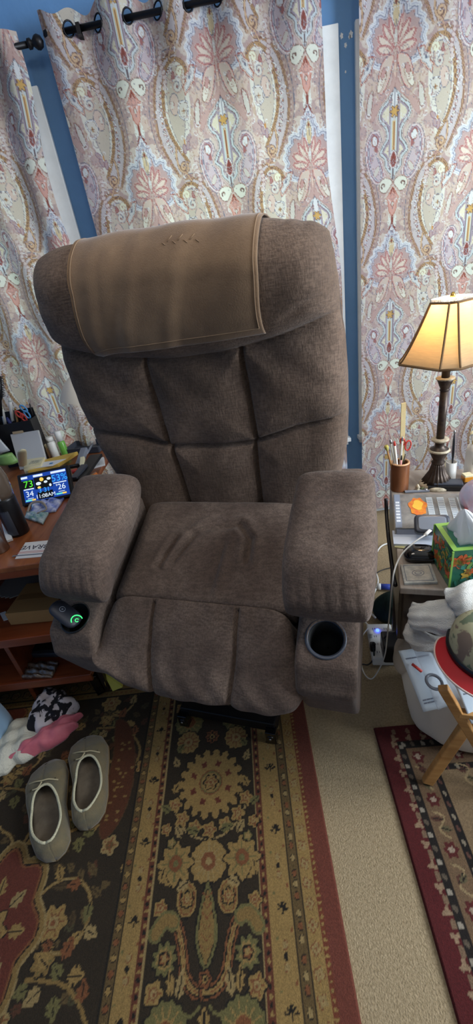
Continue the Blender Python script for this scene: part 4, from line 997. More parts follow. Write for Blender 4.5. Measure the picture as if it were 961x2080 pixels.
# balloon-like clear pouch at the right edge
pl = at(966, 1012, Z=SZ+.05)
o = thing('plastic_pouch', 'bulging blue and pink tinted clear pouch at the right edge', 'pouch', tuple(pl)); m_ = mat('tinted_film', (176, 190, 222), .12, col2=(196, 150, 150), nscale=7, alpha=.75, coat=.6)
R = []
for t in np.linspace(0, 1, 26):
    r = .048*math.sin(math.pi*t)**.6+.001; R.append([pl+np.array([r*math.cos(k)*(1+.07*math.sin(3*k+6*t)), r*.8*math.sin(k), -.05+.115*t]) for k in np.linspace(0, 2*math.pi, 30, endpoint=False)])
MB().rings(R).build('film', m_, o); MB().lathe([(.003, 0), (.004, .02), (.010, .03)], pl+[0, 0, .06], seg=12).build('knot', m_, o)

# black tray-shaped device behind the book
def Bx(mb, p0, p1, depth, z0, h):
    """box whose front edge runs p0->p1 (ground points)"""
    e = nrm((p1-p0)*[1, 1, 0]); n_ = np.array([-e[1], e[0], 0]); L = np.linalg.norm((p1-p0)[:2]); c = (p0+p1)/2*[1, 1, 0]+n_*depth/2+np.array([0, 0, z0+h/2])
    mb.box(c, (L, depth, h), (e, n_, np.array([0, 0, 1.]))); return c, e, n_
a = at(869, 998, Z=SZ); b = at(952, 999, Z=SZ)
o = thing('hole_punch', 'long low charcoal desk device lying behind the book', 'office device', tuple(a)); mb = MB(); c, e, n_ = Bx(mb, a, b, .05, SZ+.001, .018); mb.build('body', M['black'], o, smooth=False, bevel=.003)
MB().box(c+[0, 0, .0125], (.15*.6, .042, .008), (e, n_, (0, 0, 1))).build('lever', M['dgrey'], o, smooth=False, bevel=.003)
MB().lathe([(.005, 0), (.006, .002), (.004, .007)], a+e*.0+[-.006, .002, .004], seg=14).build('chrome_button', M['steel'], o)
# glass trinket
tr = at(848, 997, Z=SZ)
o = thing('trinket', 'little green and ivory figurine in front of the lamp foot', 'figurine', tuple(tr))
MB().lathe([(.010, 0), (.012, .004), (.005, .008), (.008, .014), (.004, .022), (.001, .026)], tr, seg=16).build('body', M['ivory'], o); MB().lathe([(.006, 0), (.009, .006), (.002, .012)], tr+[.016, .0, 0], seg=14).build('leaf', mat('olive_green', (92, 98, 66), .6), o)
a = at(822, 1001, Z=SZ); b = at(872, 998, Z=SZ)
tag(MB().beam(a+[0, 0, .004], b+[0, 0, .004], .012, .005).build('ruler', M['mgrey'], smooth=False, bevel=.001), 'thin grey metal ruler lying behind the book', 'ruler')

# strategy-guide style book set
bk = [at(*p, Z=SZ+.030) for p in ((804, 1073), (800, 1005), (938, 1003), (948, 1045))]
bk[3] = bk[0]+(bk[2]-bk[1])*1.02; BE = nrm(bk[3]-bk[0]); BNn = nrm(bk[1]-bk[0])
o = thing('hardback_book', 'thick grey book with a fiery orange cover picture lying left of the tissue box', 'book', tuple(bk[0]*[1, 1, 0]+[0, 0, SZ]))
Lx = np.linalg.norm(bk[3]-bk[0]); Ly = np.linalg.norm(bk[1]-bk[0])
def bp(u, v, z=0): return bk[0]+BE*(u*Lx)+BNn*(v*Ly)+np.array([0, 0, z])
BA = (BE, BNn, np.array([0, 0, 1.]))
cover = mat('grey_book_cover', (104, 106, 108), .3, col2=(150, 146, 140), nscale=16, coat=.4)
MB().box(bp(.5, .5, -.014), (Lx*.985, Ly*.97, .024), BA).build('pages', M['paper'], o, smooth=False)
cv = MB().box(bp(.5, .5, -.0005), (Lx, Ly, .003), BA).box(bp(.5, .5, -.0275), (Lx, Ly, .003), BA).box(bp(.0, .5, -.014), (.004, Ly, .030), BA).build('cover', cover, o, smooth=False, bevel=.001)
mb = MB(); mb.box(bp(.5, .006, -.014), (Lx*.97, .004, .021), BA); mb.build('page_edge', mat('grey_page_edge', (150, 156, 170), .5), o, smooth=False)
MB().box(bp(.045, .5, .0014), (Lx*.085, Ly*.99, .001), BA).build('spine_band', mat('steel_blue_print', (128, 140, 160), .4), cv, smooth=False)
mb = MB()
for k in range(7): mb.box(bp(.045, .18+.09*k, .0024), (Lx*.055, Ly*.055, .0006), BA)
for k in range(7): mb.box(bp(.040+.008*(k % 2), .18+.09*k, .0028), (Lx*.02, Ly*.02, .0006), BA)
mb.build('spine_lettering', mat('pale_print', (214, 220, 228), .5), cv, smooth=False)
rr = mat('fire_print', (226, 150, 40), .5, col2=(214, 96, 50), nscale=60); P = [bp(.33+.125*math.cos(t)*(1+.12*math.sin(5*t)), .60+.27*math.sin(t)*(1+.1*math.sin(7*t)), .0016) for t in np.linspace(0, 2*math.pi, 40, endpoint=False)]
MB().rings([P, [p+[0, 0, .0007] for p in P]]).build('fire_picture', rr, cv, smooth=False)
P = [bp(.33+.07*math.cos(t)*(1+.2*math.sin(4*t)), .64+.15*math.sin(t), .0025) for t in np.linspace(0, 2*math.pi, 30, endpoint=False)]
MB().rings([P, [p+[0, 0, .0005] for p in P]]).build('flame', mat('flame_print', (240, 192, 70), .5), cv, smooth=False)
mb = MB()
for (u, v, w, h_) in ((.505, .58, .085, .60), (.66, .55, .095, .66), (.815, .54, .085, .62), (.90, .62, .02, .5)): mb.box(bp(u, v, .0018), (w*Lx, h_*Ly, .0008), BA)
tx = mb.build('text_panel', mat('pale_text_panel', (190, 200, 206), .5), cv, smooth=False)
mb = MB()
for (u, w) in ((.505, .07), (.66, .08), (.815, .07)):
    for k in range(11): mb.box(bp(u, .30+.052*k, .0025), (w*Lx, Ly*.012, .0005), BA)
mb.build('fine_print', M['ink'], cv, smooth=False)
MB().box(bp(.97, .55, .0016), (Lx*.035, Ly*.88, .0009), BA).build('red_edge_print', mat('red_print', (200, 96, 90), .5), cv, smooth=False)
# papers and pouch under the phone
pa = [at(*p, Z=SZ+.008) for p in ((800, 1105), (797, 1078), (880, 1080), (884, 1108))]
mb = flat(MB(), pa, SZ+.003, SZ+.009); tag(mb.build('paper_pad', mat('blue_white_paper', (206, 216, 232), .6), smooth=False), 'pale blue-white pad of paper in front of the grey book', 'paper pad')
pa = [at(*p, Z=SZ) for p in ((801, 1113), (806, 1098), (884, 1112), (884, 1122))]; tag(flat(MB(), pa, SZ+.0005, SZ+.003).build('envelope', mat('olive_paper', (170, 164, 120), .8), smooth=False), 'thin olive envelope peeking from under the pale paper pad', 'envelope')
# charger brick with its white cable
def rslab(mb, c, ax, L, Wd, h_, r=.3, n_=40, lev=((0, .90), (.12, .985), (.3, 1), (.7, 1), (.88, .985), (1, .90))):
    R = []
    for t, sc_ in lev: R.append([c+ax[0]*(L/2*sc_*sg(np.array(math.cos(k)), r))+ax[1]*(Wd/2*sc_*sg(np.array(math.sin(k)), r))+ax[2]*(h_*t) for k in np.linspace(0, 2*math.pi, n_, endpoint=False)])
    return mb.rings(R)
ph = at(877, 1068, Z=SZ+.045); zax = np.array([0, 0, 1.])
o = thing('power_bank', 'rounded grey charging device propped on the book with a white cable', 'charger', tuple(ph))
t_ax = nrm(zax*.86-SV*.5); rslab(MB(), ph-t_ax*.006, (SU, nrm(np.cross(t_ax, SU)), t_ax), .092, .058, .022).build('body', M['dgrey'], o)
rslab(MB(), ph+t_ax*.0155, (SU, nrm(np.cross(t_ax, SU)), t_ax), .072, .042, .002).build('face', M['mgrey'], o)
c0 = at(876, 1078, Z=SZ+.05)
P = spline([c0, at(868, 1084, Z=SZ+.055), at(840, 1103, Z=SZ+.05), at(815, 1128, Z=SZ+.04), at(801, 1160, Z=SZ+.03), at(796, 1195, Z=SZ-.03), at(792, 1240, Z=.45), at(787, 1290, Z=.30), at(782, 1330, Z=.16), at(770, 1360, Z=.06), at(755, 1379, Z=.012), at(740, 1368, Z=.012), at(733, 1340, Z=.012), at(733, 1300, Z=.03), at(748, 1275, Z=.05)], 10)
tag(MB().tube(P, .0022, 8).build('charging_cable', M['cable']), 'long white cable from the grey charger down to the floor loop', 'cable')
MB().tube([c0-SU*.004, P[12]], .0045, 10).build('plug', M['cable'], o)
# black glossy case
bc = at(853, 1132, Z=SZ)
o = thing('glasses_case', 'glossy black rounded case left of the tissue box', 'case', tuple(bc)); rslab(MB(), bc+[0, 0, .001], (SU, SV, zax), .082, .062, .030, .55, 48, ((0, .8), (.15, .95), (.4, 1), (.62, .97), (.82, .84), (1, .55))).build('body', M['black_g'], o)
MB().tube([bc+SU*(.0415*sg(np.array(math.cos(k)), .55))+SV*(.0315*sg(np.array(math.sin(k)), .55))+[0, 0, .014] for k in np.linspace(0, 2*math.pi, 49)], .0008, 5).build('seam', M['dgrey'], o)
# tile coaster
ts = [at(*p, Z=SZ) for p in ((821, 1189), (813, 1151), (875, 1149), (889, 1187))]
o = thing('tile_coaster', 'square pale marbled coaster at the front corner of the stand', 'coaster', tuple(sum(ts)/4)); flat(MB(), ts, SZ+.0005, SZ+.008).build('tile', mat('marbled_tile', (186, 186, 178), .35, col2=(150, 152, 150), nscale=60), o, smooth=False, bevel=.001)
cen = sum(ts)/4; ts2 = [cen+(p-cen)*.82 for p in ts]; mb = MB()
for i in range(4): mb.tube([ts2[i]*[1, 1, 0]+[0, 0, SZ+.008], ts2[(i+1) % 4]*[1, 1, 0]+[0, 0, SZ+.008]], .0008, 4)
for r in (.006, .011): mb.tube([cen*[1, 1, 0]+[r*math.cos(k)*1.3, r*math.sin(k), SZ+.008] for k in np.linspace(0, 6.283, 22)], .0008, 4)
mb.build('engraving', M['ink'], o)
# tissue box
tb = [at(912, 1196, Z=SZ), at(877, 1136, Z=SZ)]
TZ = float(at(913, 1122, Y=tb[0][1])[2]); te = nrm((tb[0]-tb[1])*[1, 1, 0]); tn = nrm(np.cross(zax, te))
if tn[0] < 0: tn = -tn
tl = np.linalg.norm((tb[1]-tb[0])[:2]); tw = .125; tc_ = (tb[0]+tb[1])/2*[1, 1, 0]+tn*tw/2
o = thing('tissue_box', 'green floral cube tissue box with a tissue sticking out', 'tissue box', tuple(tc_+[0, 0, SZ])); th_ = TZ-SZ
MB().box(tc_+[0, 0, SZ+th_/2+.001], (tl, tw, th_), (te, tn, zax)).build('box', mat('green_card', (58, 122, 96), .35, col2=(44, 98, 84), nscale=16, coat=.3), o, smooth=False, bevel=.0015)
top_m = mat('lime_card', (150, 200, 96), .35); mb = MB()
for s_ in (-1, 1): mb.box(tc_+te*(s_*(tl/2-.006))+[0, 0, SZ+th_+.0015], (.012, tw, .001), (te, tn, zax)); mb.box(tc_+tn*(s_*(tw/2-.006))+[0, 0, SZ+th_+.0015], (tl, .012, .0012), (te, tn, zax))
for s_ in (-1, 1):
    mb.box(tc_+te*(s_*tl/2)+tn*(-tw/2)+[0, 0, SZ+th_/2], (.004, .004, th_), (te, tn, zax)); 
mb.build('lime_border', top_m, o, smooth=False)
P = [tc_+te*(tl*.30*math.cos(k))+tn*(tw*.30*math.sin(k))+[0, 0, SZ+th_+.001] for k in np.linspace(0, 6.283, 30, endpoint=False)]
MB().rings([P, [p+[0, 0, .0008] for p in P]]).build('opening', mat('lilac_card', (190, 196, 204), .5), o, smooth=False)
petm = [mat('orange_petals', (206, 96, 52), .5), mat('yellow_petals', (206, 170, 74), .5), mat('leaf_print', (120, 160, 80), .5), mat('teal_leaf_print', (60, 140, 124), .5)]
def decal(fc, e1, nn, kind, u, v, s):
    c = fc+e1*u+np.array([0, 0, v]); Pp = rosette(0, 0, s, 5, .3, u*50, 30) if kind < 2 else ell(0, 0, s*1.3, s*.45, u*90, 16)
    P = [c+e1*p[0]+np.array([0, 0, p[1]]) for p in Pp]; return [[p+nn*.0003 for p in P], [p+nn*.0012 for p in P]]
for nm, kinds in (('printed_flowers', (0, 1)), ('printed_leaves', (2, 3))):
    for kd in kinds:
        mb = MB()
        for fi, (fc, e1, nn, wd) in enumerate(((tc_+te*tl/2, tn, te, tw), (tc_-tn*tw/2, te, -tn, tl), (tc_-te*tl/2, tn, -te, tw))):
            g = np.random.default_rng(kd*7+fi)
            for k in range(7 if kd < 2 else 22): mb.rings(decal(fc+[0, 0, SZ], e1, nn, kd, (g.random()-.5)*wd*.82, .014+g.random()*(th_-.03), (.013 if kd == 0 else .008)*(.7+.6*g.random())))
        mb.build(nm, petm[kd], o, smooth=False)
base_c = tc_+[0, 0, SZ+th_]; tis = mat('tissue', (232, 234, 236), .9, transl=.3); R = []
tip = [at(944, 1034, Z=SZ+th_+.085)-base_c, None][0]
for t in np.linspace(0, 1, 22):
    row = []
    for k in range(40):
        a_ = 2*math.pi*k/40; w = (1-t)**.8; fold = 1+.28*math.sin(5*a_+3*t)+.12*math.sin(11*a_)
        row.append(base_c+te*(.050*w*fold*math.cos(a_))+tn*(.042*w*fold*math.sin(a_)+.006*w)+tip*(t**.85)+[0, 0, .010*math.sin(5*a_)*t*(1-t)])
    R.append(row)
MB().rings(R).build('tissue', tis, o)
# black strip standing in for the dark gap and a hanging black thing
P = [at(788, 1012, Y=1.20), at(789, 1040, Y=1.18), at(792, 1080, Y=1.12), at(797, 1120, Y=1.02), at(803, 1165, Y=.93), at(808, 1188, Y=.87)]
tag(MB().tube([p+[-.006, 0, 0] for p in spline(P, 5)], .006, 8).build('dark_gap_strip', M['black']), 'black strip for the dark gap and hanging thing along the left side of the stand', 'dark strip')

# ------------------------------------------------------------------ floor right: power strip, plugs, cables, green bag
ps0 = at(752, 1290, Z=.02); ps1 = at(762, 1345, Z=.02); ps2 = at(786, 1338, Z=.02); e1 = nrm(ps1-ps0); e2 = nrm(np.cross(zax, e1)); e2 = e2 if e2[0] > 0 else -e2
o = thing('power_strip', 'white power strip with a blue indicator light on the floor beside the recliner', 'power strip', tuple(ps0*[1, 1, 0]))
pcn = (ps0+ps1)/2*[1, 1, 0]+e2*.038+[0, 0, .022]-e1*.02; MB().box(pcn, (.18, .095, .042), (e1, e2, zax)).build('body', M['white'], o, smooth=False, bevel=.006)
mb = MB()
for i in range(4):
    for j in (-1, 1):
        for q in (-.004, .004): mb.box(pcn+e1*(-.06+.04*i)+e2*(j*.022+q)+[0, 0, .0212], (.009, .002, .001), (e1, e2, zax))
mb.build('sockets', M['inkd'], o, smooth=False)
pb = at(767, 1281, Z=.045); MB().lathe([(.007, 0), (.007, .004), (.005, .006)], pb, seg=20).build('indicator_light', mat('blue_light', (60, 90, 255), .3, emit=(60, 90, 255), estr=6), o)
def plug(label, px, py, m, s=.012, h_=.03):
    p = at(px, py, Z=.05); q = thing('plug', label, 'plug', tuple(p)); rslab(MB(), p-[0, 0, .006], (e1, e2, zax), s*2.2, s*1.8, h_, .6, 20).build('body', m, q); return p
p = plug('black plug in the front of the white power strip', 757, 1317, M['black'])
P = spline([p+[0, 0, .03], at(760, 1328, Z=.05), at(758, 1340, Z=.02), at(748, 1350, Z=.010), at(735, 1349, Z=.010), at(715, 1352, Z=.012), at(690, 1340, Z=.012)], 8)
tag(MB().tube(P, .003, 8).build('cable', M['black']), 'black cord running from the strip towards the recliner', 'cable')
plug('white plug at the back of the power strip', 753, 1290, M['white'], .011, .025)
ad = at(795, 1325, Z=.04); o = thing('power_adapter', 'big black adapter block plugged in beside the white strip', 'adapter', tuple(ad)); MB().box(ad+[0, 0, .03], (.085, .070, .085), (e1, e2, zax)).build('body', M['black'], o, smooth=False, bevel=.008)
MB().tube([ad+[-.03, 0, .078], ad+[0, .02, .088], ad+[.02, .03, .075]], .003, 8).build('cord', M['black'], o)
gb = at(792, 1238, Z=.05); o = thing('cloth_bag', 'crumpled dark green cloth bag on the floor behind the power strip', 'bag', tuple(gb*[1, 1, 0])); R = []
for t in np.linspace(0, 1, 22):
    r = .066*math.sin(math.pi*min(.97, t*.8+.16))**.7; R.append([gb*[1, 1, 0]+np.array([r*math.cos(k)*(1+.13*math.sin(5*k+7*t))*1.05, r*math.sin(k)*(1+.1*math.sin(4*k+3)), .004+.13*t]) for k in np.linspace(0, 2*math.pi, 44, endpoint=False)])
MB().rings(R).build('body', mat('dark_green_cloth', (24, 48, 42), .9, col2=(14, 32, 30), nscale=18), o)
MB().tube(spline([gb+[.0, -.05, .06], gb+[.03, -.09, .04], gb+[.05, -.09, .08], gb+[.02, -.07, .12]], 6), .010, 8, .3).build('handle', mat('beige_strap', (196, 188, 150), .9), o)
def cable(label, pts, r=.003, m=None):
    tag(MB().tube(spline(pts, 8), r, 8).build('white_cable' if m is None else 'cable', m or M['cable']), label, 'cable')
cable('thick white cable curving up from the power strip beside the armrest', [at(763, 1255, Z=.05), at(752, 1242, Z=.05), at(748, 1228, Z=.04), at(760, 1205, Z=.02), at(768, 1180, Z=.01), at(762, 1160, Z=.01)], .004)
cable('white cable snaking left of the power strip along the carpet', [at(748, 1270, Z=.04), at(738, 1262, Z=.03), at(728, 1275, Z=.012), at(724, 1300, Z=.012), at(727, 1320, Z=.012), at(716, 1335, Z=.012)], .0035)
cable('white cable crossing behind the green bag', [at(756, 1215, Z=.02), at(768, 1232, Z=.03), at(785, 1238, Z=.012), at(800, 1225, Z=.01)], .0035)
cable('pale blue-white cable emerging behind the stand near the wall', [at(764, 1125, Z=.01), at(772, 1112, Z=.01), at(784, 1105, Z=.01), at(800, 1104, Z=.012)], .004)
cable('dark thin cable lying on the carpet behind the armrest', [at(758, 1170, Z=.01), at(772, 1160, Z=.008), at(790, 1154, Z=.008), at(806, 1152, Z=.008)], .0025, M['black'])
bl = at(783, 1192, Z=.02); o = thing('extension_plug', 'blue and white plug end lying by the stand', 'plug', tuple(bl)); MB().tube([bl-SU*.03, bl+SU*.035], .014, 14).build('body', mat('blue_plastic', (48, 70, 160), .4), o); MB().tube([bl-SU*.036, bl-SU*.02], .015, 14).build('collar', M['white'], o)

# ------------------------------------------------------------------ white bag, papers, towel, cap, wooden legs (front right)
wb = np.array([.570, .880, 0]); o = thing('bin_bag', 'white bin liner bag standing on the red bordered rug', 'bag', tuple(wb)); R = []
for t in np.linspace(0, 1, 40):
    prof_r = float(np.interp(t, [0, .04, .12, .35, .6, .8, .95, 1], [.150, .168, .178, .188, .200, .198, .180, .150]))
    R.append([wb+np.array([prof_r*math.cos(k)*(1+.030*math.sin(6*k+4*t)+.014*math.sin(13*k+9*t)), prof_r*.9*math.sin(k)*(1+.03*math.sin(5*k+2)), .011+.36*t+.010*math.sin(7*k)*t]) for k in np.linspace(0, 2*math.pi, 90, endpoint=False)])
MB().rings(R, True, False).build('bag', M['bag'], o)
mb = MB(); cx_ = wb+[-.165, .035, .32]
R = []
for t in np.linspace(0, 1, 14):
    r = .055*math.sin(math.pi*(.1+.85*t))**.7; R.append([cx_+np.array([r*math.cos(k)*(1.1+.1*math.sin(4*k)), r*math.sin(k), -.13+.17*t]) for k in np.linspace(0, 2*math.pi, 28, endpoint=False)])
MB().rings(R).build('loose_fold', M['bag'], o)
# sheets of paper leaning out of the bag
def sheet(name, label, pts, m, th=.0012, lines=None, cat='paper'):
    P = [at(px, py, Z=z) for px, py, z in pts]; n_ = nrm(np.cross(P[1]-P[0], P[3]-P[0]))
    if n_[2] < 0: n_ = -n_
    o = thing(name, label, cat, tuple(P[0])); G = lambda u, v, w=0: (P[0]*(1-u)+P[1]*u)*(1-v)+(P[3]*(1-u)+P[2]*u)*v+n_*w
    V = []; R0_ = []; R1_ = []
    for v in np.linspace(0, 1, 14):
        R0_.append([G(u, v, .004*math.sin(3*v+2*u)) for u in np.linspace(0, 1, 10)]); R1_.append([G(u, v, .004*math.sin(3*v+2*u)+th) for u in np.linspace(0, 1, 10)])
    rings = [list(R0_[i])+list(R1_[i][::-1]) for i in range(14)]; MB().rings(rings).build('page', m, o)
    if lines:
        mb = MB()
        for (u0, u1, v) in lines:
            uu = np.linspace(u0, u1, 5); f = lambda u, v: G(u, v, .004*math.sin(3*v+2*u)+th+.0008)
            for q in range(4): mb.beam(f(uu[q], v), f(uu[q+1]-.012, v), .0035, .0006, n_)
        mb.build('print', M['ink'], o, smooth=False)
    return o
pblue = mat('cool_white_sheet', (198, 210, 220), .35, coat=.3)
sheet('letter_sheet', 'white printed sheet sticking out of the white bag', ((809, 1322, .43), (868, 1312, .43), (935, 1432, .30), (860, 1446, .30)), pblue, lines=[(.12, .88, .14+.0*k) for k in range(1)]+[(.10, .55, .82), (.10, .5, .87)])
sheet('letter_sheet', 'second white sheet under the red cap brim at the right edge', ((905, 1350, .47), (962, 1340, .47), (992, 1462, .34), (957, 1470, .34)), pblue, lines=[(.2, .8, .3), (.2, .8, .5)])
fl = sheet('plastic_sleeve', 'crumpled clear plastic wrapper lying over the printed sheet', ((840, 1318, .445), (880, 1322, .45), (940, 1420, .335), (890, 1442, .325)), M['plast'], .002, cat='wrapper')
sk = at(882, 1385, Z=.40); o = thing('steel_key_ring', 'crumpled clip and ring inside the clear wrapper', 'clip', tuple(sk)); mb = MB()
mb.tube([sk+[.018*math.cos(k), .022*math.sin(k), 0] for k in np.linspace(0, 6.283, 26)], .004, 8); mb.build('ring', M['mgrey'], o); MB().tube([sk+[-.02, .03, .006], sk+[-.035, .055, .008]], .004, 8).build('red_tip', red, o)
# terry towel
def drape(name, rows, m, parent, thick=.010, nu=34, nv=14, wav=.004, ph=0.):
    """thick cloth through rows of survey points (px, py, z)"""
    Rw = [spline([at(p[0], p[1], Z=p[2]) for p in r], nu//max(1, len(r)-1)) for r in rows]; n0 = min(len(r) for r in Rw); Rw = np.array([r[:n0] for r in Rw])
    G = np.array([spline(Rw[:, i], nv//max(1, len(rows)-1)+2) for i in range(n0)]).transpose(1, 0, 2); a_, b_ = G.shape[:2]
    du = np.gradient(G, axis=1); dv = np.gradient(G, axis=0); N = np.cross(du, dv); N /= np.linalg.norm(N, axis=2)[..., None]+1e-9
    if N[..., 2].mean() < 0: N = -N
    U_, V_ = np.meshgrid(np.linspace(0, 1, b_), np.linspace(0, 1, a_)); w = wav*(np.sin(17*U_+5*V_+ph)+.6*np.sin(29*V_+9*U_+ph*2))
    ed = (np.clip(1-np.abs(2*U_-1)**10, 0, 1)*np.clip(1-np.abs(2*V_-1)**8, 0, 1))**.4
    A_ = G+N*(w+thick*ed)[..., None]; B_ = G+N*(w-thick*ed)[..., None]
    return MB().rings(np.concatenate([A_, B_[:, ::-1]], 1)).build(name, m, parent)
tw_m = M['towel']; TU = at(850, 1250, Z=.56)
o = thing('white_towel', 'white terry towel bunched over the front of the dark stand', 'towel', tuple(TU))
drape('towel_fold', [[(829, 1262, .52), (880, 1290, .52), (930, 1296, .52), (1000, 1285, .54)], [(818, 1290, .50), (870, 1304, .50), (930, 1300, .50), (1000, 1290, .52)], [(840, 1308, .47), (880, 1322, .47), (930, 1316, .48), (1000, 1300, .5)]], tw_m, o, .012, ph=1)
drape('towel_fold', [[(838, 1222, .60), (868, 1228, .60), (900, 1216, .62), (950, 1222, .63), (1010, 1240, .63)], [(828, 1246, .575), (862, 1254, .585), (905, 1262, .59), (955, 1252, .60), (1010, 1255, .60)], [(834, 1268, .55), (880, 1284, .55), (925, 1290, .55), (965, 1282, .56), (1010, 1278, .56)]], tw_m, o, .013, ph=2.3, wav=.005)
drape('towel_fold', [[(902, 1198, .655), (935, 1190, .665), (985, 1174, .67), (1020, 1170, .67)], [(908, 1218, .64), (945, 1218, .655), (985, 1206, .66), (1020, 1200, .66)], [(930, 1242, .61), (958, 1256, .62), (990, 1262, .62), (1020, 1262, .62)]], tw_m, o, .013, ph=.4)
# cap: camouflage crown, black band, red brim
hc = at(1002, 1322, Z=.575); o = thing('camo_cap', 'camouflage cap with a red brim lying at the right edge', 'cap', tuple(hc))
camo = wood('camouflage_cloth', (120, 104, 92), (168, 164, 132), .9, (1, 1, 1), 16); cr_ = [n for n in camo.node_tree.nodes if n.type == 'VALTORGB'][0].color_ramp; cr_.elements[0].position = .47; cr_.elements[1].position = .50; e_ = cr_.elements.new(.58); e_.color = L3(168, 164, 132); e_ = cr_.elements.new(.60); e_.color = L3(104, 116, 92); R = []
hx = .088; D_ = 10
for t in np.linspace(0, 1, 24):
    rr_ = math.cos(t*math.pi/2)**.55*hx+.0005; R.append([hc+np.array([rr_*math.cos(k), rr_*1.05*math.sin(k), .080*math.sin(t*math.pi/2)**.8]) for k in np.linspace(0, 2*math.pi, 60, endpoint=False)])
MB().rings(R).build('crown', camo, o)
MB().rings([[hc+np.array([q*math.cos(k), q*1.05*math.sin(k), z]) for k in np.linspace(0, 2*math.pi, 60, endpoint=False)] for q, z in ((hx+.001, -.002), (hx+.006, .0), (hx+.006, .012), (hx+.001, .014))], False, False).build('band', M['black'], o)
R = []
for i, t in enumerate(np.linspace(0, 1, 10)):
    row = []
    for a_ in np.linspace(math.radians(140), math.radians(310), 50):
        w = .034*math.sin((a_-math.radians(140))/math.radians(170)*math.pi)**.35; q = hx+.004+w*t
        row.append(hc+np.array([q*math.cos(a_), q*1.05*math.sin(a_), -.002-.010*t+.0*w]))
    R.append(row)
R = np.array(R); Rr = np.concatenate([R, (R+[0, 0, -.004])[::-1]]); MB().rings(Rr.transpose(1, 0, 2)).build('brim', mat('red_cloth', (176, 22, 32), .6), o)
MB().tube([p+[0, 0, .0] for p in R[-1]], .0022, 8).build('brim_piping', mat('pale_piping', (214, 190, 180), .6), o)
# tray table: crossed oak legs
o = thing('folding_tray_table', 'light oak crossed legs of a folding tray table at the right edge', 'folding table', (.50, .78, 0))
f0 = at(868, 1588, Z=.016); up = at(962, 1452, Z=.30); dirn = up-f0; topA = f0+dirn*1.35
MB().beam(f0, topA, .030, .020, (0.3, 1, .2)).build('leg', M['oak'], o, smooth=False, bevel=.003)
g0 = at(893, 1385, Z=.47); g1 = at(957, 1492, Z=.27); dg_ = g1-g0; g2 = g0+dg_*(1+(.27-.016)/.20)
MB().beam(g0+dg_*.10, g2, .024, .018, (0.3, 1, .2)).build('leg', M['oak'], o, smooth=False, bevel=.003)
sh = SU*.42
MB().beam(f0+sh, topA+sh, .030, .020, (0.3, 1, .2)).build('leg', M['oak'], o, smooth=False, bevel=.003); MB().beam(g0+sh, g2+sh, .024, .018, (0.3, 1, .2)).build('leg', M['oak'], o, smooth=False, bevel=.003)
MB().beam(g2*.25+g0*.75, g2*.25+g0*.75+sh, .02, .016).build('stretcher', M['oak'], o, smooth=False, bevel=.002)

# ------------------------------------------------------------------ left desk
DZ = .70
dk = thing('wooden_desk', 'reddish wooden desk with open shelves left of the recliner', 'desk', (-1.2, 1.6, 0))
DX1, DY0, DY1, DX0 = -.692, 1.075, 2.12, -1.90
MB().box(((DX0+DX1)/2, (DY0+DY1)/2, DZ-.011), (DX1-DX0, DY1-DY0, .022)).build('top', M['desk'], dk, smooth=False, bevel=.004)
MB().box(((DX0+DX1)/2, DY0+.012, DZ-.030), (DX1-DX0-.01, .022, .034)).build('front_rail', M['deskedge'], dk, smooth=False, bevel=.004)
for z, y0_ in ((.385, 1.085), (.150, 1.10)):
    MB().box((-1.12, (y0_+1.52)/2, z), (.80, 1.52-y0_, .022)).box((-1.12, y0_+.004, z-.006), (.80, .014, .036)).build('shelf', M['deskedge'], dk, smooth=False, bevel=.003)
MB().box((-.712, 1.34, .34), (.02, .40, .66)).build('side_panel', M['darkwood'], dk, smooth=False, bevel=.002)
MB().box((-1.0, 1.33, .19), (.018, .40, .36)).build('divider', M['deskedge'], dk, smooth=False, bevel=.002)
MB().box((-1.15, 1.54, .34), (.86, .014, .66)).build('back_panel', M['darkwood'], dk, smooth=False)
MB().box((-1.78, 1.6, .34), (.04, .9, .66)).build('side_panel', M['deskedge'], dk, smooth=False, bevel=.002)
bz = .397
a = at(22, 1270, Z=bz); b = at(108, 1262, Z=bz)
o = thing('cardboard_box', 'flat brown cardboard box on the upper desk shelf', 'box', tuple(a)); mb = MB(); c, e, n_ = Bx(mb, a, b+nrm(b-a)*.02, .17, bz, .055); mb.build('body', M['card'], o, smooth=False, bevel=.002)
MB().box(c+[0, 0, .0285], (.16, .03, .0008), (e, n_, zax)).build('packing_tape', mat('brown_tape', (150, 112, 70), .3), o, smooth=False)
tag(flat(MB(), [at(*p, Z=bz) for p in ((0, 1247), (12, 1243), (20, 1258), (8, 1262))], bz+.001, bz+.004).build('paper_slip', M['paper'], smooth=False), 'small white paper slip beside the cardboard box', 'paper')
o = thing('paper_stack', 'dim pile of grey papers at the back of the upper shelf', 'papers', tuple(at(40, 1195, Z=.40))); mb = MB()
for k in range(5): mb.box(at(45+k*3, 1190, Z=.41+.006*k)+[0, .03, 0], (.20-.01*k, .14, .004), rz=.1*k)
mb.build('sheets', mat('grey_paper', (130, 126, 120), .9), o, smooth=False)
lz = .162
a = at(45, 1375, Z=lz); o = thing('plastic_bag', 'small crinkled clear bag of brown items on the lower shelf', 'bag', tuple(a)); Pm = [at(*p, Z=lz+.012) for p in ((44, 1376), (58, 1344), (118, 1346), (104, 1374))]
V = []; R = []
for v in np.linspace(0, 1, 16): R.append([(Pm[0]*(1-u)+Pm[3]*u)*(1-v)+(Pm[1]*(1-u)+Pm[2]*u)*v+[0, 0, .010*abs(math.sin(9*u+4*v))*math.sin(math.pi*u)+.006*math.sin(17*v+3*u)] for u in np.linspace(0, 1, 22)])
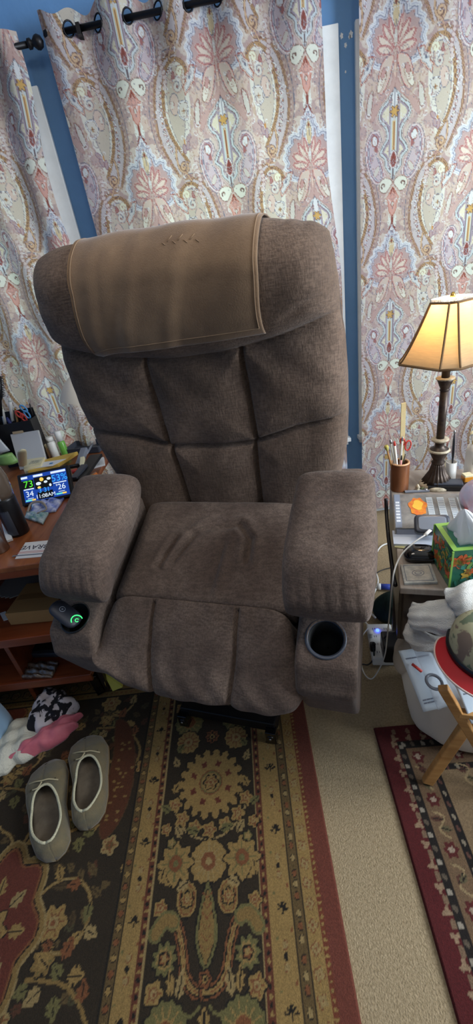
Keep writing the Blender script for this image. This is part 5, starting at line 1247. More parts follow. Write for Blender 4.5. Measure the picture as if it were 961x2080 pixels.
R = np.array(R); MB().rings(np.concatenate([R, (R*[1, 1, 0]+[0, 0, lz+.002])[::-1]]).transpose(1, 0, 2)).build('bag', mat('crinkled_film', (140, 122, 108), .12, col2=(70, 52, 42), nscale=50, coat=.8, bump=.6, bscale=60), o)
a = at(60, 1340, Z=lz); o = thing('laptop', 'closed dark laptop on the lower shelf behind the crinkled bag', 'laptop', tuple(a)); mb = MB(); c, e, n_ = Bx(mb, at(48, 1338, Z=lz), at(132, 1336, Z=lz), .17, lz+.003, .022); mb.build('body', M['dgrey'], o, smooth=False, bevel=.004); MB().box(c+[0, 0, .014], (.16, .14, .004), (e, n_, zax)).build('lid', M['black'], o, smooth=False, bevel=.002)
# things leaning by the chair under the desk end
a = at(205, 1402, Z=.012); o = thing('game_case', 'black case with a bright yellow strip leaning on the rug beside the desk', 'case', tuple(a))
b = at(186, 1368, Z=.10); MB().beam(a, b, .055, .03, (.2, .3, 1)).build('case', M['black_g'], o, smooth=False, bevel=.003)
yl = mat('yellow_card', (214, 206, 92), .5); P4 = [at(*p) for p in ((229, 1404, .012), (249, 1396, .012), (230, 1369, .09), (209, 1366, .09))]
R0_ = [P4, [p+[.0, .012, -.002] for p in P4]]; MB().rings(R0_).build('yellow_strip', yl, o, smooth=False)
MB().tube([at(212, 1378, Z=.07)+[0, -.006, 0], at(216, 1392, Z=.05)+[0, -.006, 0]], .0015, 6).build('gold_mark', M['brass'], o)

# weather station
sc0 = [at(52, 1022, Z=DZ+.018), at(143, 1003, Z=DZ+.018)]
ex = nrm((sc0[1]-sc0[0])*[1, 1, 0]); Lw = np.linalg.norm((sc0[1]-sc0[0])[:2]); ey = nrm(np.array([-ex[1], ex[0], 0])*.55+zax*.84); en = nrm(np.cross(ex, ey)); Hs = Lw*.60
o = thing('weather_station', 'black weather station with a glowing blue colour screen on the desk', 'weather station', tuple(sc0[0]*[1, 1, 0]+[0, 0, DZ]))
ctr = (sc0[0]+sc0[1])/2+ey*(Hs/2)
MB().box(ctr-en*.010, (Lw*1.16, Hs*1.20, .020), (ex, ey, en)).build('case', M['black'], o, smooth=False, bevel=.004)
MB().box(ctr-en*.03-ey*(Hs*.42), (Lw*.45, .02, .045), (ex, ey, en)).build('stand', M['black'], o, smooth=False, bevel=.003)
def scr(u, v, w=0): return ctr+ex*((u-.5)*Lw)+ey*((v-.5)*Hs)+en*(.0012+w)
def em(name, c, s=1.0): return mat(name, (8, 8, 10), .4, emit=c, estr=s)
screen = MB().box(ctr+en*.0004, (Lw, Hs, .0012), (ex, ey, en)).build('screen', em('blue_screen', (24, 70, 170), .9), o, smooth=False)
def quads(name, Q, m, w=.0006):
    mb = MB()
    for u0, u1, v0, v1 in Q: mb.box((scr(u0, v0, w)+scr(u1, v1, w))/2, ((u1-u0)*Lw, (v1-v0)*Hs, .0004), (ex, ey, en))
    return mb.build(name, m, screen, smooth=False)
EW, EB, EG, EK, EY = em('lit_white', (225, 240, 255), 1.0), em('lit_sky', (60, 170, 255), 1.0), em('lit_green', (90, 235, 60), 1.0), M['black_g'], em('lit_yellow', (250, 210, 90), 1.0)
quads('black_panel', [(.27, .66, .42, .86), (.0, .26, .50, .82), (.30, .64, .02, .30)], EK)
quads('white_header', [(.0, .14, .89, .97), (.27, .48, .89, .97), (.66, .99, .89, .97), (.02, .24, .46, .50), (.68, .97, .50, .535), (.07, .2, .12, .14), (.76, .9, .16, .18)], EW, .0010)
quads('comfort_bar', [(.02, .16, .03, .09), (.70, .84, .06, .12)], em('lit_cyan', (110, 220, 220), 1), .0010)
quads('comfort_bar', [(.16, .24, .03, .09), (.84, .93, .06, .12)], EY, .0010)
def text(s, u, v, size, m, name='digits', parent=None, P=None, X=ex, Y=ey, N=en, align='CENTER', thick=.0003):
    c = bpy.data.curves.new(name, 'FONT'); c.body = s; c.size = size; c.extrude = thick; c.align_x = align; c.align_y = 'CENTER'
    t = bpy.data.objects.new(name, c); COL.objects.link(t); bpy.context.view_layer.update()
    me = bpy.data.meshes.new_from_object(t.evaluated_get(bpy.context.evaluated_depsgraph_get())); bpy.data.objects.remove(t, do_unlink=True)
    q = bpy.data.objects.new(name, me); COL.objects.link(q); me.materials.clear(); me.materials.append(m)
    pos = P if P is not None else scr(u, v, .0014)
    Mx = Matrix(((X[0], Y[0], N[0], pos[0]), (X[1], Y[1], N[1], pos[1]), (X[2], Y[2], N[2], pos[2]), (0, 0, 0, 1))); me.transform(Mx)
    if parent is not None: q.parent = parent; q.location = -Vector(ROOT[parent.name])
    ROOT[q.name] = (0, 0, 0); return q
text('53%', .83, .69, Hs*.36, EB, 'humidity_digits', screen); text('73', .14, .66, Hs*.36, EG, 'temperature_digits', screen); text('34', .13, .29, Hs*.30, EW, 'temperature_digits', screen)
text("'26", .83, .34, Hs*.30, EW, 'temperature_digits', screen); text('3 31', .46, .34, Hs*.24, EB, 'date_digits', screen); text('11:08AM', .47, .13, Hs*.20, EW, 'clock_digits', screen)
def disc(u, v, r, m, name, k=1):
    P = [scr(u, v, .001)+ex*(r*math.cos(t)*k)+ey*(r*math.sin(t)) for t in np.linspace(0, 2*math.pi, 22, endpoint=False)]; MB().rings([P, [p+en*.0004 for p in P]]).build(name, m, screen, smooth=False)
disc(.44, .76, Hs*.075, EY, 'sun_icon'); disc(.36, .62, Hs*.06, EW, 'cloud_icon', 1.6); disc(.52, .64, Hs*.045, EW, 'cloud_icon', 1.5); disc(.60, .74, Hs*.05, EW, 'cloud_icon', 1.5); disc(.61, .49, Hs*.055, EW, 'moon_icon', .8); disc(.36, .47, Hs*.045, EY, 'sunrise_icon', 1.4)

# leaflet reading BRAVE, upside down to the camera
lf_ = [at(*p, Z=DZ) for p in ((31, 1136), (52, 1103), (104, 1098), (92, 1131))]
o = thing('leaflet', 'white leaflet printed BRAVE lying upside down near the desk edge', 'leaflet', tuple(sum(lf_)/4)); flat(MB(), lf_, DZ+.0005, DZ+.002).build('page', M['paper'], o, smooth=False)
lx = nrm((lf_[3]-lf_[0])*[1, 1, 0]); ly = np.array([-lx[1], lx[0], 0]); lc = sum(lf_)/4
text('BRAVE', 0, 0, .034, M['inkd'], 'printed_word', o, P=lc*[1, 1, 0]-lx*.004+ly*.014+[0, 0, DZ+.0022], X=-lx, Y=-ly, N=zax)
mb = MB()
for k, c_ in enumerate((.012, .019)): mb.box(lc*[1, 1, 0]-ly*c_+[0, 0, DZ+.0023], (.105, .002, .0006), (lx, ly, zax))
mb.build('printed_line', mat('pink_print', (200, 120, 110), .7), o, smooth=False)
MB().box(lc*[1, 1, 0]-ly*.031+[0, 0, DZ+.0023], (.12, .006, .0006), (lx, ly, zax)).build('printed_band', M['ink'], o, smooth=False)
# crinkled wrapper packs
def crinkle(name, label, pts, m, amp, seed, cat='packet', z=None):
    z = DZ if z is None else z
    P = [at(*p, Z=z+.01) for p in pts]; R = []; g = np.random.default_rng(seed); ph = g.random(4)*6
    for v in np.linspace(0, 1, 22): R.append([(P[0]*(1-u)+P[3]*u)*(1-v)+(P[1]*(1-u)+P[2]*u)*v+[0, 0, amp*(abs(math.sin(7*u+5*v+ph[0]))*.7+.3*math.sin(13*u-9*v+ph[1]))*math.sin(math.pi*u)**.5*math.sin(math.pi*v)**.5] for u in np.linspace(0, 1, 26)])
    R = np.array(R); o = thing(name, label, cat, tuple(P[0]*[1, 1, 0]+[0, 0, z])); MB().rings(np.concatenate([R, (R*[1, 1, 0]+[0, 0, z+.0015])[::-1]]).transpose(1, 0, 2)).build('film', m, o); return o
crinkle('snack_packet', 'crumpled blue and white packet in front of the weather station', ((58, 1046), (66, 1020), (130, 1010), (112, 1036)), mat('blue_white_film', (186, 190, 206), .2, col2=(60, 84, 170), nscale=26, coat=.6), .024, 2)
crinkle('candy_packet', 'small teal and white packet beside the black tumbler', ((50, 1050), (54, 1038), (98, 1040), (86, 1062)), mat('teal_white_film', (196, 206, 214), .25, col2=(60, 130, 120), nscale=30, coat=.5), .010, 5)
tag(MB().tube(spline([at(56, 1040, Z=DZ+.01), at(64, 1022, Z=DZ+.03), at(84, 1020, Z=DZ+.035), at(94, 1034, Z=DZ+.02), at(76, 1042, Z=DZ+.01)], 6), .005, 8, .5).build('rubber_band', mat('taupe_rubber', (150, 138, 124), .6)), 'beige loop of band lying on the crumpled packet', 'band')
# black tumbler with smoky lid
tp = at(40, 1082, Z=DZ)*[1, 1, 0]; tz = lambda py: float(at(33, py, Y=tp[1])[2])
o = thing('black_tumbler', 'tall black tumbler with a domed smoky lid at the left of the desk', 'tumbler', (tp[0], tp[1], DZ))
MB().lathe([(.033, DZ), (.035, DZ+.004), (.038, tz(1010)), (.037, tz(1004))], tp, seg=40).build('body', M['black'], o)
MB().lathe([(.037, tz(1006)), (.040, tz(990)), (.040, tz(965)), (.034, tz(948)), (.018, tz(940)), (.002, tz(938))], tp, seg=40).build('smoky_lid', mat('smoky_plastic', (84, 72, 62), .18, coat=.5), o)
lb = MB()
rb = []
for z in (tz(1004), tz(975)): rb.append([tp+[.0405*math.cos(k), .0405*math.sin(k), z] for k in np.linspace(-1.9, -1.2, 12)]+[tp+[.0400*math.cos(k), .0400*math.sin(k), z] for k in np.linspace(-1.2, -1.9, 12)])
lb.rings(rb).build('label', mat('grey_label', (130, 134, 142), .5), o, smooth=False)
MB().rings([[tp+[.0372*math.cos(k), .0372*math.sin(k), z] for k in np.linspace(-1.9, -1.1, 12)]+[tp+[.0365*math.cos(k), .0365*math.sin(k), z] for k in np.linspace(-1.1, -1.9, 12)] for z in (DZ+.01, tz(1014))]).build('label', M['dgrey'], o, smooth=False)
# steel bottle with small white cap thing
tp2 = at(2, 1118, Z=DZ)*[1, 1, 0]; tz2 = float(at(0, 1040, Y=tp2[1])[2]); o = thing('steel_flask', 'brushed steel flask at the left edge of the desk', 'flask', (tp2[0], tp2[1], DZ))
MB().lathe([(.027, DZ), (.029, DZ+.003), (.029, tz2-.01), (.024, tz2)], tp2, seg=36).build('body', M['steel'], o); MB().lathe([(.0295, tz2-.03), (.0295, tz2-.012)], tp2, seg=36).build('red_ring', mat('dull_red', (130, 40, 34), .5), o); MB().lathe([(.024, tz2-.001), (.024, tz2+.025), (.02, tz2+.03)], tp2, seg=30).build('cap', M['black'], o)
a = at(20, 1098, Z=DZ+.006); b = at(10, 1064, Z=DZ+.02); o = thing('lighter', 'small white lighter lying between flask and tumbler', 'lighter', tuple(a)); MB().beam(a, b, .020, .011).build('body', M['white'], o, smooth=False, bevel=.002); MB().beam(b, b+(b-a)*.25, .018, .010).build('metal_top', M['steel'], o, smooth=False, bevel=.001)
# bottles behind the tumbler at the edge
for k, (px, py, h_, r, m, cm, lab) in enumerate(((14, 1005, .17, .020, mat('clear_green_plastic', (90, 150, 70), .2, coat=.4), mat('blue_cap', (60, 110, 190), .4), 'small green bottle with a blue cap behind the black tumbler'),
        (3, 985, .19, .022, M['plast'], mat('pale_green_cap', (150, 205, 190), .4), 'clear bottle with a pale green cap at the far left'))):
    p = at(px, py, Z=DZ)*[1, 1, 0]; o = thing('small_bottle', lab, 'bottle', (p[0], p[1], DZ)); MB().lathe([(r*.95, DZ), (r, DZ+.004), (r, DZ+h_*.7), (r*.5, DZ+h_*.82)], p, seg=24).build('body', m, o); MB().lathe([(r*.6, DZ+h_*.82), (r*.6, DZ+h_), (r*.5, DZ+h_+.003)], p, seg=20).build('cap', cm, o)
# yellow envelope, papers, keypad phone
en_ = [at(*p, Z=DZ+.03) for p in ((56, 959), (78, 938), (158, 918), (118, 944))]
o = thing('padded_envelope', 'yellow padded envelope lying behind the weather station', 'envelope', tuple(sum(en_)/4*np.array([1, 1, 0])+[0, 0, DZ])); flat(MB(), en_, DZ+.016, DZ+.034).build('envelope', mat('manila_yellow', (206, 172, 82), .7), o, smooth=False, bevel=.003)
e2_ = [at(*p, Z=DZ+.036) for p in ((64, 952), (80, 940), (134, 932), (106, 946))]; flat(MB(), e2_, DZ+.0345, DZ+.0365).build('address_label', M['paper'], o, smooth=False)
c = at(104, 941, Z=DZ+.038); MB().box(c, (.016, .016, .001)).build('blue_stamp', mat('blue_stamp_ink', (70, 140, 200), .6), o, smooth=False)
a = at(52, 958, Z=DZ+.035); o = thing('telephone', 'cream corded telephone with a keypad on the back of the desk', 'telephone', tuple(a*[1, 1, 0]+[0, 0, DZ]))
pb_ = [at(*p, Z=DZ+.04) for p in ((48, 955), (52, 932), (92, 930), (84, 946))]; flat(MB(), pb_, DZ+.010, DZ+.045).build('base', M['cream'], o, smooth=False, bevel=.003)
R = []; h0 = at(47, 948, Z=DZ+.05); h1 = at(44, 912, Z=DZ+.17)
for t in np.linspace(0, 1, 14): r = .020*(1-abs(2*t-1)**6)**.4+.001; R.append([h0+(h1-h0)*t+np.array([r*math.cos(k), r*.7*math.sin(k), 0]) for k in np.linspace(0, 6.283, 24, endpoint=False)])
MB().rings(R).build('handset', M['cream'], o)
mb = MB(); c = at(72, 938, Z=DZ+.047)
for i in range(4):
    for j in range(3): mb.box(c+[-.02+.014*i, -.015+.014*j, 0], (.010, .009, .004))
mb.build('keys', mat('pale_keys', (190, 190, 172), .5), o, smooth=False)
# boxed grey-white card and tall clear box
a = at(30, 928, Y=1.95); b = at(88, 922, Y=1.95); a[2] = b[2] = DZ; tilt = nrm(zax*.9+np.array([-.05, .35, 0])); e = nrm((b-a)*[1, 1, 0]); hh_ = (float(at(50, 880, Y=1.95)[2])-DZ)
o = thing('notepad', 'grey-white notepad propped upright behind the telephone', 'notepad', tuple(a)); MB().box((a+b)/2+tilt*hh_/2, (np.linalg.norm(b-a), .014, hh_), (e, nrm(np.cross(tilt, e)), tilt)).build('pad', mat('grey_white_pad', (186, 188, 192), .7), o, smooth=False, bevel=.002)
MB().box((a+b)/2+tilt*(hh_+.004)-e*.03, (.05, .02, .012), (e, nrm(np.cross(tilt, e)), tilt)).build('binding_clip', mat('tan_clip', (170, 150, 120), .6), o, smooth=False)
a = at(16, 945, Z=DZ+.04); o = thing('clear_bag', 'cloudy clear plastic bag with a bright green base at the left edge', 'bag', tuple(a)); R = []; G_ = []
for t in np.linspace(0, 1, 18):
    r = .045*(1-.35*t); row = [a+np.array([-.05*t, .02, .22*t])+np.array([r*math.cos(k)*(1+.1*math.sin(4*k+5*t)), r*.5*math.sin(k), 0]) for k in np.linspace(0, 6.283, 26, endpoint=False)]
    (G_ if t < .24 else R).append(row)
MB().rings(R).build('film', mat('cloudy_film', (176, 184, 192), .3, coat=.4), o); MB().rings(G_).build('green_base', mat('lime_plastic', (128, 170, 98), .3), o)
# pen holder with implements
hp = at(44, 893, Y=2.06)*[1, 1, 0]; hz = lambda py: float(at(44, py, Y=hp[1])[2]); htop = hz(852)
o = thing('desk_organizer', 'black desk organizer full of pens and scissors', 'pen holder', (hp[0], hp[1], DZ))
e = nrm(np.array([1, .06, 0])); n_ = np.array([-e[1], e[0], 0]); mb = MB(); mb.box(hp+[0, 0, (DZ+htop)/2]-n_*.045, (.19, .006, htop-DZ), (e, n_, zax)); mb.box(hp+[0, 0, (DZ+htop)/2+.02]+n_*.045, (.19, .006, htop-DZ+.04), (e, n_, zax))
for s_ in (-.095, 0, .095): mb.box(hp+e*s_+[0, 0, (DZ+htop)/2], (.006, .09, htop-DZ), (e, n_, zax))
mb.box(hp+[0, 0, DZ+.012], (.19, .09, .01), (e, n_, zax)); mb.build('body', M['black'], o, smooth=False, bevel=.001)
def imp(name, label, cat, px0, py0, px1, py1, w, m, dy=0, tip=None, flatk=1.0):
    a = at(px0, py0, Y=hp[1]+dy); b = at(px1, py1, Y=hp[1]+dy+.01); r = thing(name, label, cat, tuple(a)); MB().tube([a, a+(b-a)*.85, b], [w, w, w*.8], 10, flatk).build('body', m, r)
    if tip: MB().tube([b-(b-a)*.02, b+(b-a)*.12], [w*.85, w*.5], 10, flatk).build('cap', tip, r)
bl_ = mat('light_blue_plastic', (90, 160, 220), .35); nv = mat('navy_plastic', (40, 48, 110), .35)
imp('marker', 'white marker standing in the black organizer, leftmost', 'marker', 12, 868, 4, 830, .008, M['white'], -.01, M['cream'])
imp('marker', 'chunky white marker left of the red scissors', 'marker', 28, 865, 20, 815, .009, M['white'], 0, mat('clear_cap', (210, 220, 220), .2))
imp('marker', 'navy blue marker in the front of the black organizer', 'marker', 26, 868, 15, 850, .008, nv, -.04, nv)
imp('pen', 'tan pen between the white marker and the red scissors', 'pen', 36, 860, 31, 832, .006, mat('tan_plastic', (176, 138, 92), .4), -.01, M['brass'])
imp('comb', 'black comb standing at the right end of the organizer', 'comb', 74, 872, 60, 820, .006, M['black'], .03, None, .5)
def scis(label, cx1, cy1, cx2, cy2, hx_, hy_, m, dy):
    r = thing('scissors', label, 'scissors', tuple(at(hx_, hy_, Y=hp[1]+dy))); y = hp[1]+dy
    for (cx_, cy_, ro) in ((cx1, cy1, .3), (cx2, cy2, .6)): MB().tube(loop(at(cx_, cy_, Y=y), .010, .020, ro), .0042, 8).build('handle', m, r)
    MB().beam(at((cx1+cx2)/2, (cy1+cy2)/2+10, Y=y), at(hx_, hy_, Y=y), .012, .003).build('blade', M['steel'], r, smooth=False)
scis('red handled scissors in the black organizer', 48, 848, 39, 842, 46, 880, red, -.015)
scis('light blue handled scissors in the black organizer', 55, 842, 48, 830, 60, 880, bl_, .015)
# hairbrush at the far left edge
a = at(2, 845, Y=hp[1]-.02); b = at(-4, 765, Y=hp[1]-.02); r = thing('hairbrush', 'black round hairbrush standing bristles up at the left edge', 'brush', tuple(a)); MB().tube([a, a+(b-a)*.4, a+(b-a)*.5, b], [.008, .008, .014, .014], 12).build('handle', M['black'], r)
mb = MB()
for i in range(12):
    c = a+(b-a)*(.48+.044*i)
    for k in range(10): d = np.array([math.cos(k*.63+i*.3), math.sin(k*.63+i*.3), .1]); mb.tube([c+d*.013, c+d*.027], .0010, 4)
mb.build('bristles', M['black'], r)
# bottles right of the notepad
def bottle(label, px, py, ptop, r, m, cm, capf=.8):
    p = at(px, py, Z=DZ+.02)*[1, 1, 0]; t_ = float(at(px-3, ptop, Y=p[1])[2]); o = thing('pill_bottle', label, 'bottle', (p[0], p[1], DZ)); h_ = t_-DZ
    MB().lathe([(r*.96, DZ), (r, DZ+.004), (r, DZ+h_*(capf-.08)), (r*.72, DZ+h_*capf)], p, seg=28).build('body', m, o); MB().lathe([(r*.85, DZ+h_*capf), (r*.85, DZ+h_*.99), (r*.7, t_)], p, seg=24, flute=.03, fn=12).build('cap', cm, o)
bottle('white pill bottle with a white cap right of the notepad', 112, 922, 886, .021, M['white'], M['white'])
bottle('small green bottle with a white nozzle cap', 131, 918, 874, .019, mat('green_liquid', (110, 176, 74), .25, coat=.4), M['white'], .62)
bottle('short tan bottle between the notepad and the white pill bottle', 97, 922, 902, .012, mat('tan_bottle', (170, 140, 104), .4), M['cream'], .7)
# black desk tray, pliers and clutter by the chair
a = at(132, 918, Z=DZ+.02); b = at(200, 912, Z=DZ+.02); o = thing('desk_tray', 'shallow black desk tray at the back of the desk', 'tray', tuple(a)); mb = MB(); c, e, n_ = Bx(mb, a, b, .12, DZ+.001, .006)
for s_ in (-1, 1): mb.box(c+n_*(s_*.06)+[0, 0, .014], (np.linalg.norm(b-a), .006, .03), (e, n_, zax)); mb.box(c+e*(s_*np.linalg.norm(b-a)/2)+[0, 0, .014], (.006, .12, .03), (e, n_, zax))
mb.build('body', M['dgrey'], o, smooth=False, bevel=.001)
MB().tube([at(188, 902, Z=DZ+.045), at(176, 922, Z=DZ+.045)], .005, 8).build('grey_rail', M['mgrey'], o)
a = at(166, 930, Z=DZ+.03); o = thing('stapler', 'grey stapler-like tool lying on the desk beside the chair', 'stapler', tuple(a)); MB().beam(at(160, 948, Z=DZ+.02), at(172, 912, Z=DZ+.06), .034, .024).build('body', M['mgrey'], o, smooth=False, bevel=.006); MB().beam(at(167, 946, Z=DZ+.034), at(168, 930, Z=DZ+.05), .020, .016).build('cream_pad', M['cream'], o, smooth=False, bevel=.003)
o = thing('document_wallet', 'black folded wallet leaning diagonally beside the weather station', 'wallet', tuple(at(165, 965, Z=DZ))); MB().beam(at(160, 975, Z=DZ+.022), at(196, 925, Z=DZ+.04), .060, .014).build('body', M['black'], o, smooth=False, bevel=.003); MB().beam(at(150, 972, Z=DZ+.03), at(172, 945, Z=DZ+.045), .030, .012).build('grey_flap', M['dgrey'], o, smooth=False, bevel=.002)
o = thing('marker', 'black marker with a red end lying beside the weather station', 'marker', tuple(at(150, 955, Z=DZ+.02))); MB().tube([at(134, 950, Z=DZ+.03), at(160, 945, Z=DZ+.03)], .009, 12).build('barrel', M['black'], o); MB().tube([at(146, 959, Z=DZ+.02), at(158, 955, Z=DZ+.02)], .009, 12).build('red_end', red, o)
for k, (P_, lab, m) in enumerate((( ((182, 955), (186, 938), (212, 932), (214, 946)), 'white ring-bound papers beside the chair back', M['paper']), (((152, 1000), (156, 984), (196, 962), (186, 984)), 'colourful leaflet under the armrest edge', mat('mixed_print', (196, 186, 178), .5, col2=(150, 110, 110), nscale=60)))):
    tag(flat(MB(), [at(*p, Z=DZ) for p in P_], DZ+.001, DZ+.010).build('papers', m, smooth=False), lab, 'papers')
o = thing('highlighter', 'yellow and orange highlighter lying at the back corner of the armrest', 'highlighter', tuple(at(184, 970, Z=DZ+.01))); MB().tube([at(178, 974, Z=DZ+.019), at(188, 967, Z=DZ+.019)], .008, 12).build('yellow_body', mat('hi_yellow', (214, 190, 60), .4), o); MB().tube([at(188, 967, Z=DZ+.019), at(196, 962, Z=DZ+.019)], .007, 12).build('orange_end', mat('hi_orange', (206, 116, 50), .4), o)
# little desk lamp peeking from behind the recliner
sp_ = at(150, 815, Y=1.86); o = thing('desk_lamp', 'small cream bell desk lamp half hidden behind the chair back', 'lamp', (sp_[0]+.03, 1.88, DZ)); rim = at(148, 818, Y=1.86); rim_r = .085; ax_ = nrm(np.array([.25, .1, 1.]))
cpt = rim+[.036, 0, .0]; MB().lathe([(rim_r, 0), (rim_r*.93, .03), (rim_r*.72, .075), (rim_r*.40, .108), (rim_r*.2, .118)], cpt, ax_, 40, False, True).lathe([(rim_r*.97, .001), (rim_r*.9, .03), (rim_r*.7, .072), (.01, .105)], cpt, ax_, 40, False, False).build('shade', mat('cream_enamel', (214, 204, 188), .4), o)
MB().tube(spline([cpt+ax_*.115, cpt+ax_*.15+[.05, 0, 0], cpt+[.13, .02, -.02], [cpt[0]+.13, 1.90, DZ+.03]], 8), .006, 8).build('neck', M['steel'], o); MB().lathe([(.06, DZ), (.06, DZ+.012), (.02, DZ+.02)], (cpt[0]+.13, 1.90, 0), seg=30).build('base', M['steel'], o)

# ------------------------------------------------------------------ floor left: slippers and laundry
suede = mat('olive_suede', (112, 98, 70), .95, col2=(92, 88, 72), nscale=14, sheen=.3, bump=.3, bscale=260); foot_b = mat('worn_insole', (116, 104, 88), 1, col2=(92, 82, 70), nscale=20); fleece = mat('cream_fleece', (196, 190, 160), 1, bump=.8, bscale=300)
def slipper(label, tip, heel, w, side):
    t = np.array([*tip, 0.]); h = np.array([*heel, 0.]); e = nrm(t-h); L = np.linalg.norm(t-h); n_ = np.array([-e[1], e[0], 0])
    o = thing('slipper', label, 'slipper', tuple((t+h)/2), 'pair of moccasin slippers')
    def hw(s): return w/2*float(np.interp(s, [0, .03, .10, .25, .45, .62, .78, .90, .97, 1], [.02, .42, .68, .80, .80, .92, 1.0, .84, .45, .04]))
    def zt(s): return float(np.interp(s, [0, .04, .12, .3, .5, .62, .75, .9, .97, 1], [.025, .060, .066, .056, .052, .066, .070, .052, .036, .02]))
    def cen(s): return h+e*(L*s)+n_*(side*.012*math.sin(math.pi*s))
    z0_ = .011; R = []                                   # sole
    for s in np.linspace(0, 1, 40): R.append([cen(s)+n_*(hw(s)*1.03*q)+[0, 0, z] for q, z in ((-1, z0_), (-1.03, z0_+.006), (-1, z0_+.012), (1, z0_+.012), (1.03, z0_+.006), (1, z0_))])
    MB().rings(R).build('sole', mat('tan_rubber', (120, 98, 66), .8), o)
    # upper: cross sections; between s=.10 and .62 the top is open
    R = []; op0, op1 = .10, .66; inner = []
    SS = np.linspace(.0, 1, 70)
    def opening(s):
        if s <= op0 or s >= op1: return 0
        return hw(s)*.82*math.sin(math.pi*((s-op0)/(op1-op0))**.85)**.45
    for s in SS:
        row = []; ow = opening(s); W_ = hw(s); zz_ = zt(s)
        for k in range(25):      # left wall from sole up to the opening edge, or to the ridge
            f = k/24; x = -W_+(W_-ow)*(1-math.cos(f*math.pi/2))**1.2; z = z0_+.008+(zz_-z0_-.008)*math.sin(f*math.pi/2)**.7; row.append(cen(s)+n_*(-x*-1)*1+[0, 0, z])
        for k in range(24, -1, -1):
            f = k/24; x = W_-(W_-ow)*(1-math.cos(f*math.pi/2))**1.2; z = z0_+.008+(zz_-z0_-.008)*math.sin(f*math.pi/2)**.7; row.append(cen(s)+n_*x+[0, 0, z])
        R.append(row)
    R = np.array(R)
    mb = MB(); N2, M2 = R.shape[:2]; Fc = []
    for i in range(N2-1):
        for j in range(M2-1):
            if j == 24 and (opening(SS[i]) > 0 or opening(SS[i+1]) > 0): continue
            a_ = i*M2+j; Fc.append((a_, a_+1, a_+M2+1, a_+M2))
    mb.add(R.reshape(-1, 3), Fc); up_ = mb.build('upper', suede, o); md = up_.modifiers.new('thick', 'SOLIDIFY'); md.thickness = .004; md.offset = 0
    # footbed
    R = []
    for s in np.linspace(.05, .80, 26): R.append([cen(s)+n_*(hw(s)*.90*q)+[0, 0, .028+.004*abs(q)] for q in np.linspace(-1, 1, 9)]+[cen(s)+n_*(hw(s)*.90*q)+[0, 0, .024] for q in np.linspace(1, -1, 9)])
    MB().rings(R).build('footbed', foot_b, o)
    edge = [cen(s)+n_*(opening(s))+[0, 0, zt(s)+.001] for s in np.linspace(op0+.002, op1-.002, 40)]+[cen(s)-n_*(opening(s))+[0, 0, zt(s)+.001] for s in np.linspace(op1-.002, op0+.002, 40)]
    MB().tube(edge+[edge[0]], .0040, 8).build('fleece_lining', fleece, o)
    # moccasin seam around the toe and lace bow
    sm = [cen(.66)+n_*(hw(.66)*.62)+[0, 0, zt(.66)+.000]]+[cen(.66+.27*math.sin(k))+n_*(hw(.80)*.60*math.cos(k))+[0, 0, zt(.66+.27*math.sin(k))+.0015-.010*abs(math.cos(k))] for k in np.linspace(.15, math.pi-.15, 16)]+[cen(.66)-n_*(hw(.66)*.62)+[0, 0, zt(.66)]]
    MB().tube(spline(sm, 3), .0022, 6).build('toe_seam', mat('dark_suede', (74, 66, 48), .95), o)
    zc_ = zt(.68)+.006; c_ = cen(.68)
    MB().tube(spline([c_-n_*.046-e*.010+[0, 0, zc_-.012], c_-n_*.02+[0, 0, zc_], c_+e*.004+[0, 0, zc_+.003], c_+n_*.022+e*.014+[0, 0, zc_], c_+n_*.044+e*.026+[0, 0, zc_-.012]], 6), .0022, 6).tube(spline([c_+[0, 0, zc_+.003], c_+n_*.012-e*.014+[0, 0, zc_+.004], c_+n_*.03-e*.010+[0, 0, zc_]], 6), .0022, 6).build('lace', mat('pale_lace', (176, 164, 132), .9), o)
    return o
slipper('left olive moccasin slipper, nearer the camera on the patterned rug', (-.845, .862), (-.715, .572), .130, 1)
slipper('right olive moccasin slipper, set further back beside its mate', (-.735, .937), (-.640, .642), .130, -1)
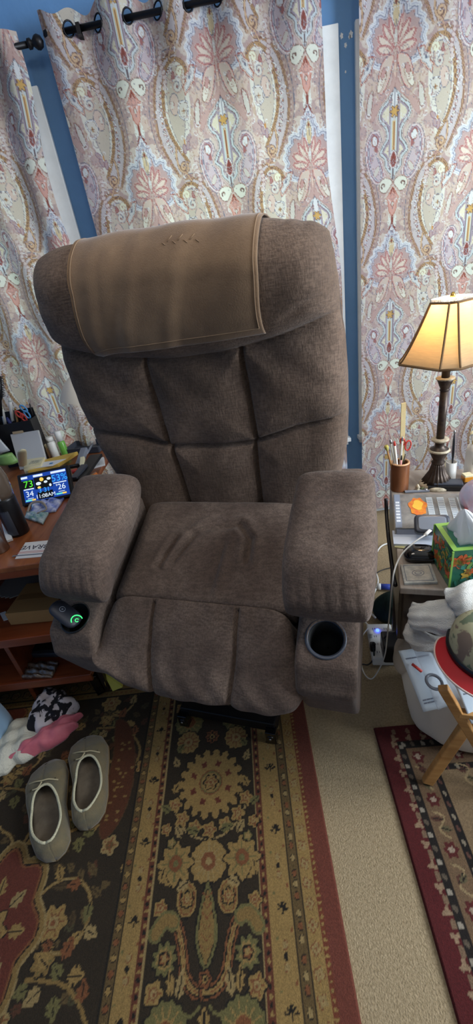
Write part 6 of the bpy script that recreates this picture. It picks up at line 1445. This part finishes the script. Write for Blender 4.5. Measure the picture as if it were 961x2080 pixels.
# laundry
def heap(name, label, cx_, cy_, rx, ry, h_, rot, m, seed, cat='cloth', z0_=.010, jag=.16):
    g = np.random.default_rng(seed); ph = g.random(8)*6.28; o = thing(name, label, cat, (cx_, cy_, z0_)); R = []
    for t in np.linspace(0, 1, 26):
        rr_ = math.cos(t*math.pi/2)**.7; row = []
        for k in np.linspace(0, 2*math.pi, 80, endpoint=False):
            q = rr_*(1+jag*math.sin(3*k+ph[0])+jag*.5*math.sin(7*k+ph[1]+3*t)+jag*.25*math.sin(13*k+ph[2])); x, y = rx*q*math.cos(k), ry*q*math.sin(k)
            z = h_*math.sin(t*math.pi/2)**.8+.010*t*(math.sin(90*x+ph[3])*math.sin(70*y+ph[4]))
            row.append((cx_+x*math.cos(rot)-y*math.sin(rot), cy_+x*math.sin(rot)+y*math.cos(rot), z0_+z))
        R.append(row)
    MB().rings(R).build('cloth', m, o); return o
cl_ = at(38, 1512, Z=.03); heap('white_towel', 'cream waffle towel crumpled on the rug in front of the slippers', cl_[0]-.02, cl_[1], .085, .115, .05, -.5, mat('waffle_cotton', (206, 202, 186), 1, bump=1.0, bscale=140), 3, 'towel')
FLO = wood('floral_cotton', (18, 16, 24), (196, 188, 192), .9, (1, 1, 1), 22); cr_ = [n for n in FLO.node_tree.nodes if n.type == 'VALTORGB'][0].color_ramp; cr_.elements[0].position = .47; cr_.elements[1].position = .50
cl_ = at(104, 1443, Z=.04); heap('floral_cloth', 'black and white floral cloth bundle under the desk edge', cl_[0], cl_[1], .085, .095, .085, .2, FLO, 8)
cl_ = at(98, 1496, Z=.03); heap('pink_cloth', 'pink cloth folded beside the floral bundle', cl_[0], cl_[1], .125, .036, .055, .62, mat('pink_satin', (206, 112, 124), .55, col2=(182, 88, 102), nscale=12, sheen=.3), 13)
cl_ = at(-6, 1440, Z=.12); heap('blue_laundry_bag', 'pale blue laundry bundle cut off by the left edge', cl_[0]-.105, cl_[1]-.05, .135, .12, .26, 0, mat('pale_blue_cotton', (150, 184, 214), .85, noise=.08, nscale=6, sheen=.3), 21, 'bundle', jag=.04)
cl_ = at(-2, 1515, Z=.03); heap('blue_stripe_cloth', 'blue-white cloth corner at the left edge beside the cream towel', cl_[0]-.04, cl_[1], .05, .08, .05, 0, mat('blue_white_cotton', (170, 186, 206), .9), 31)
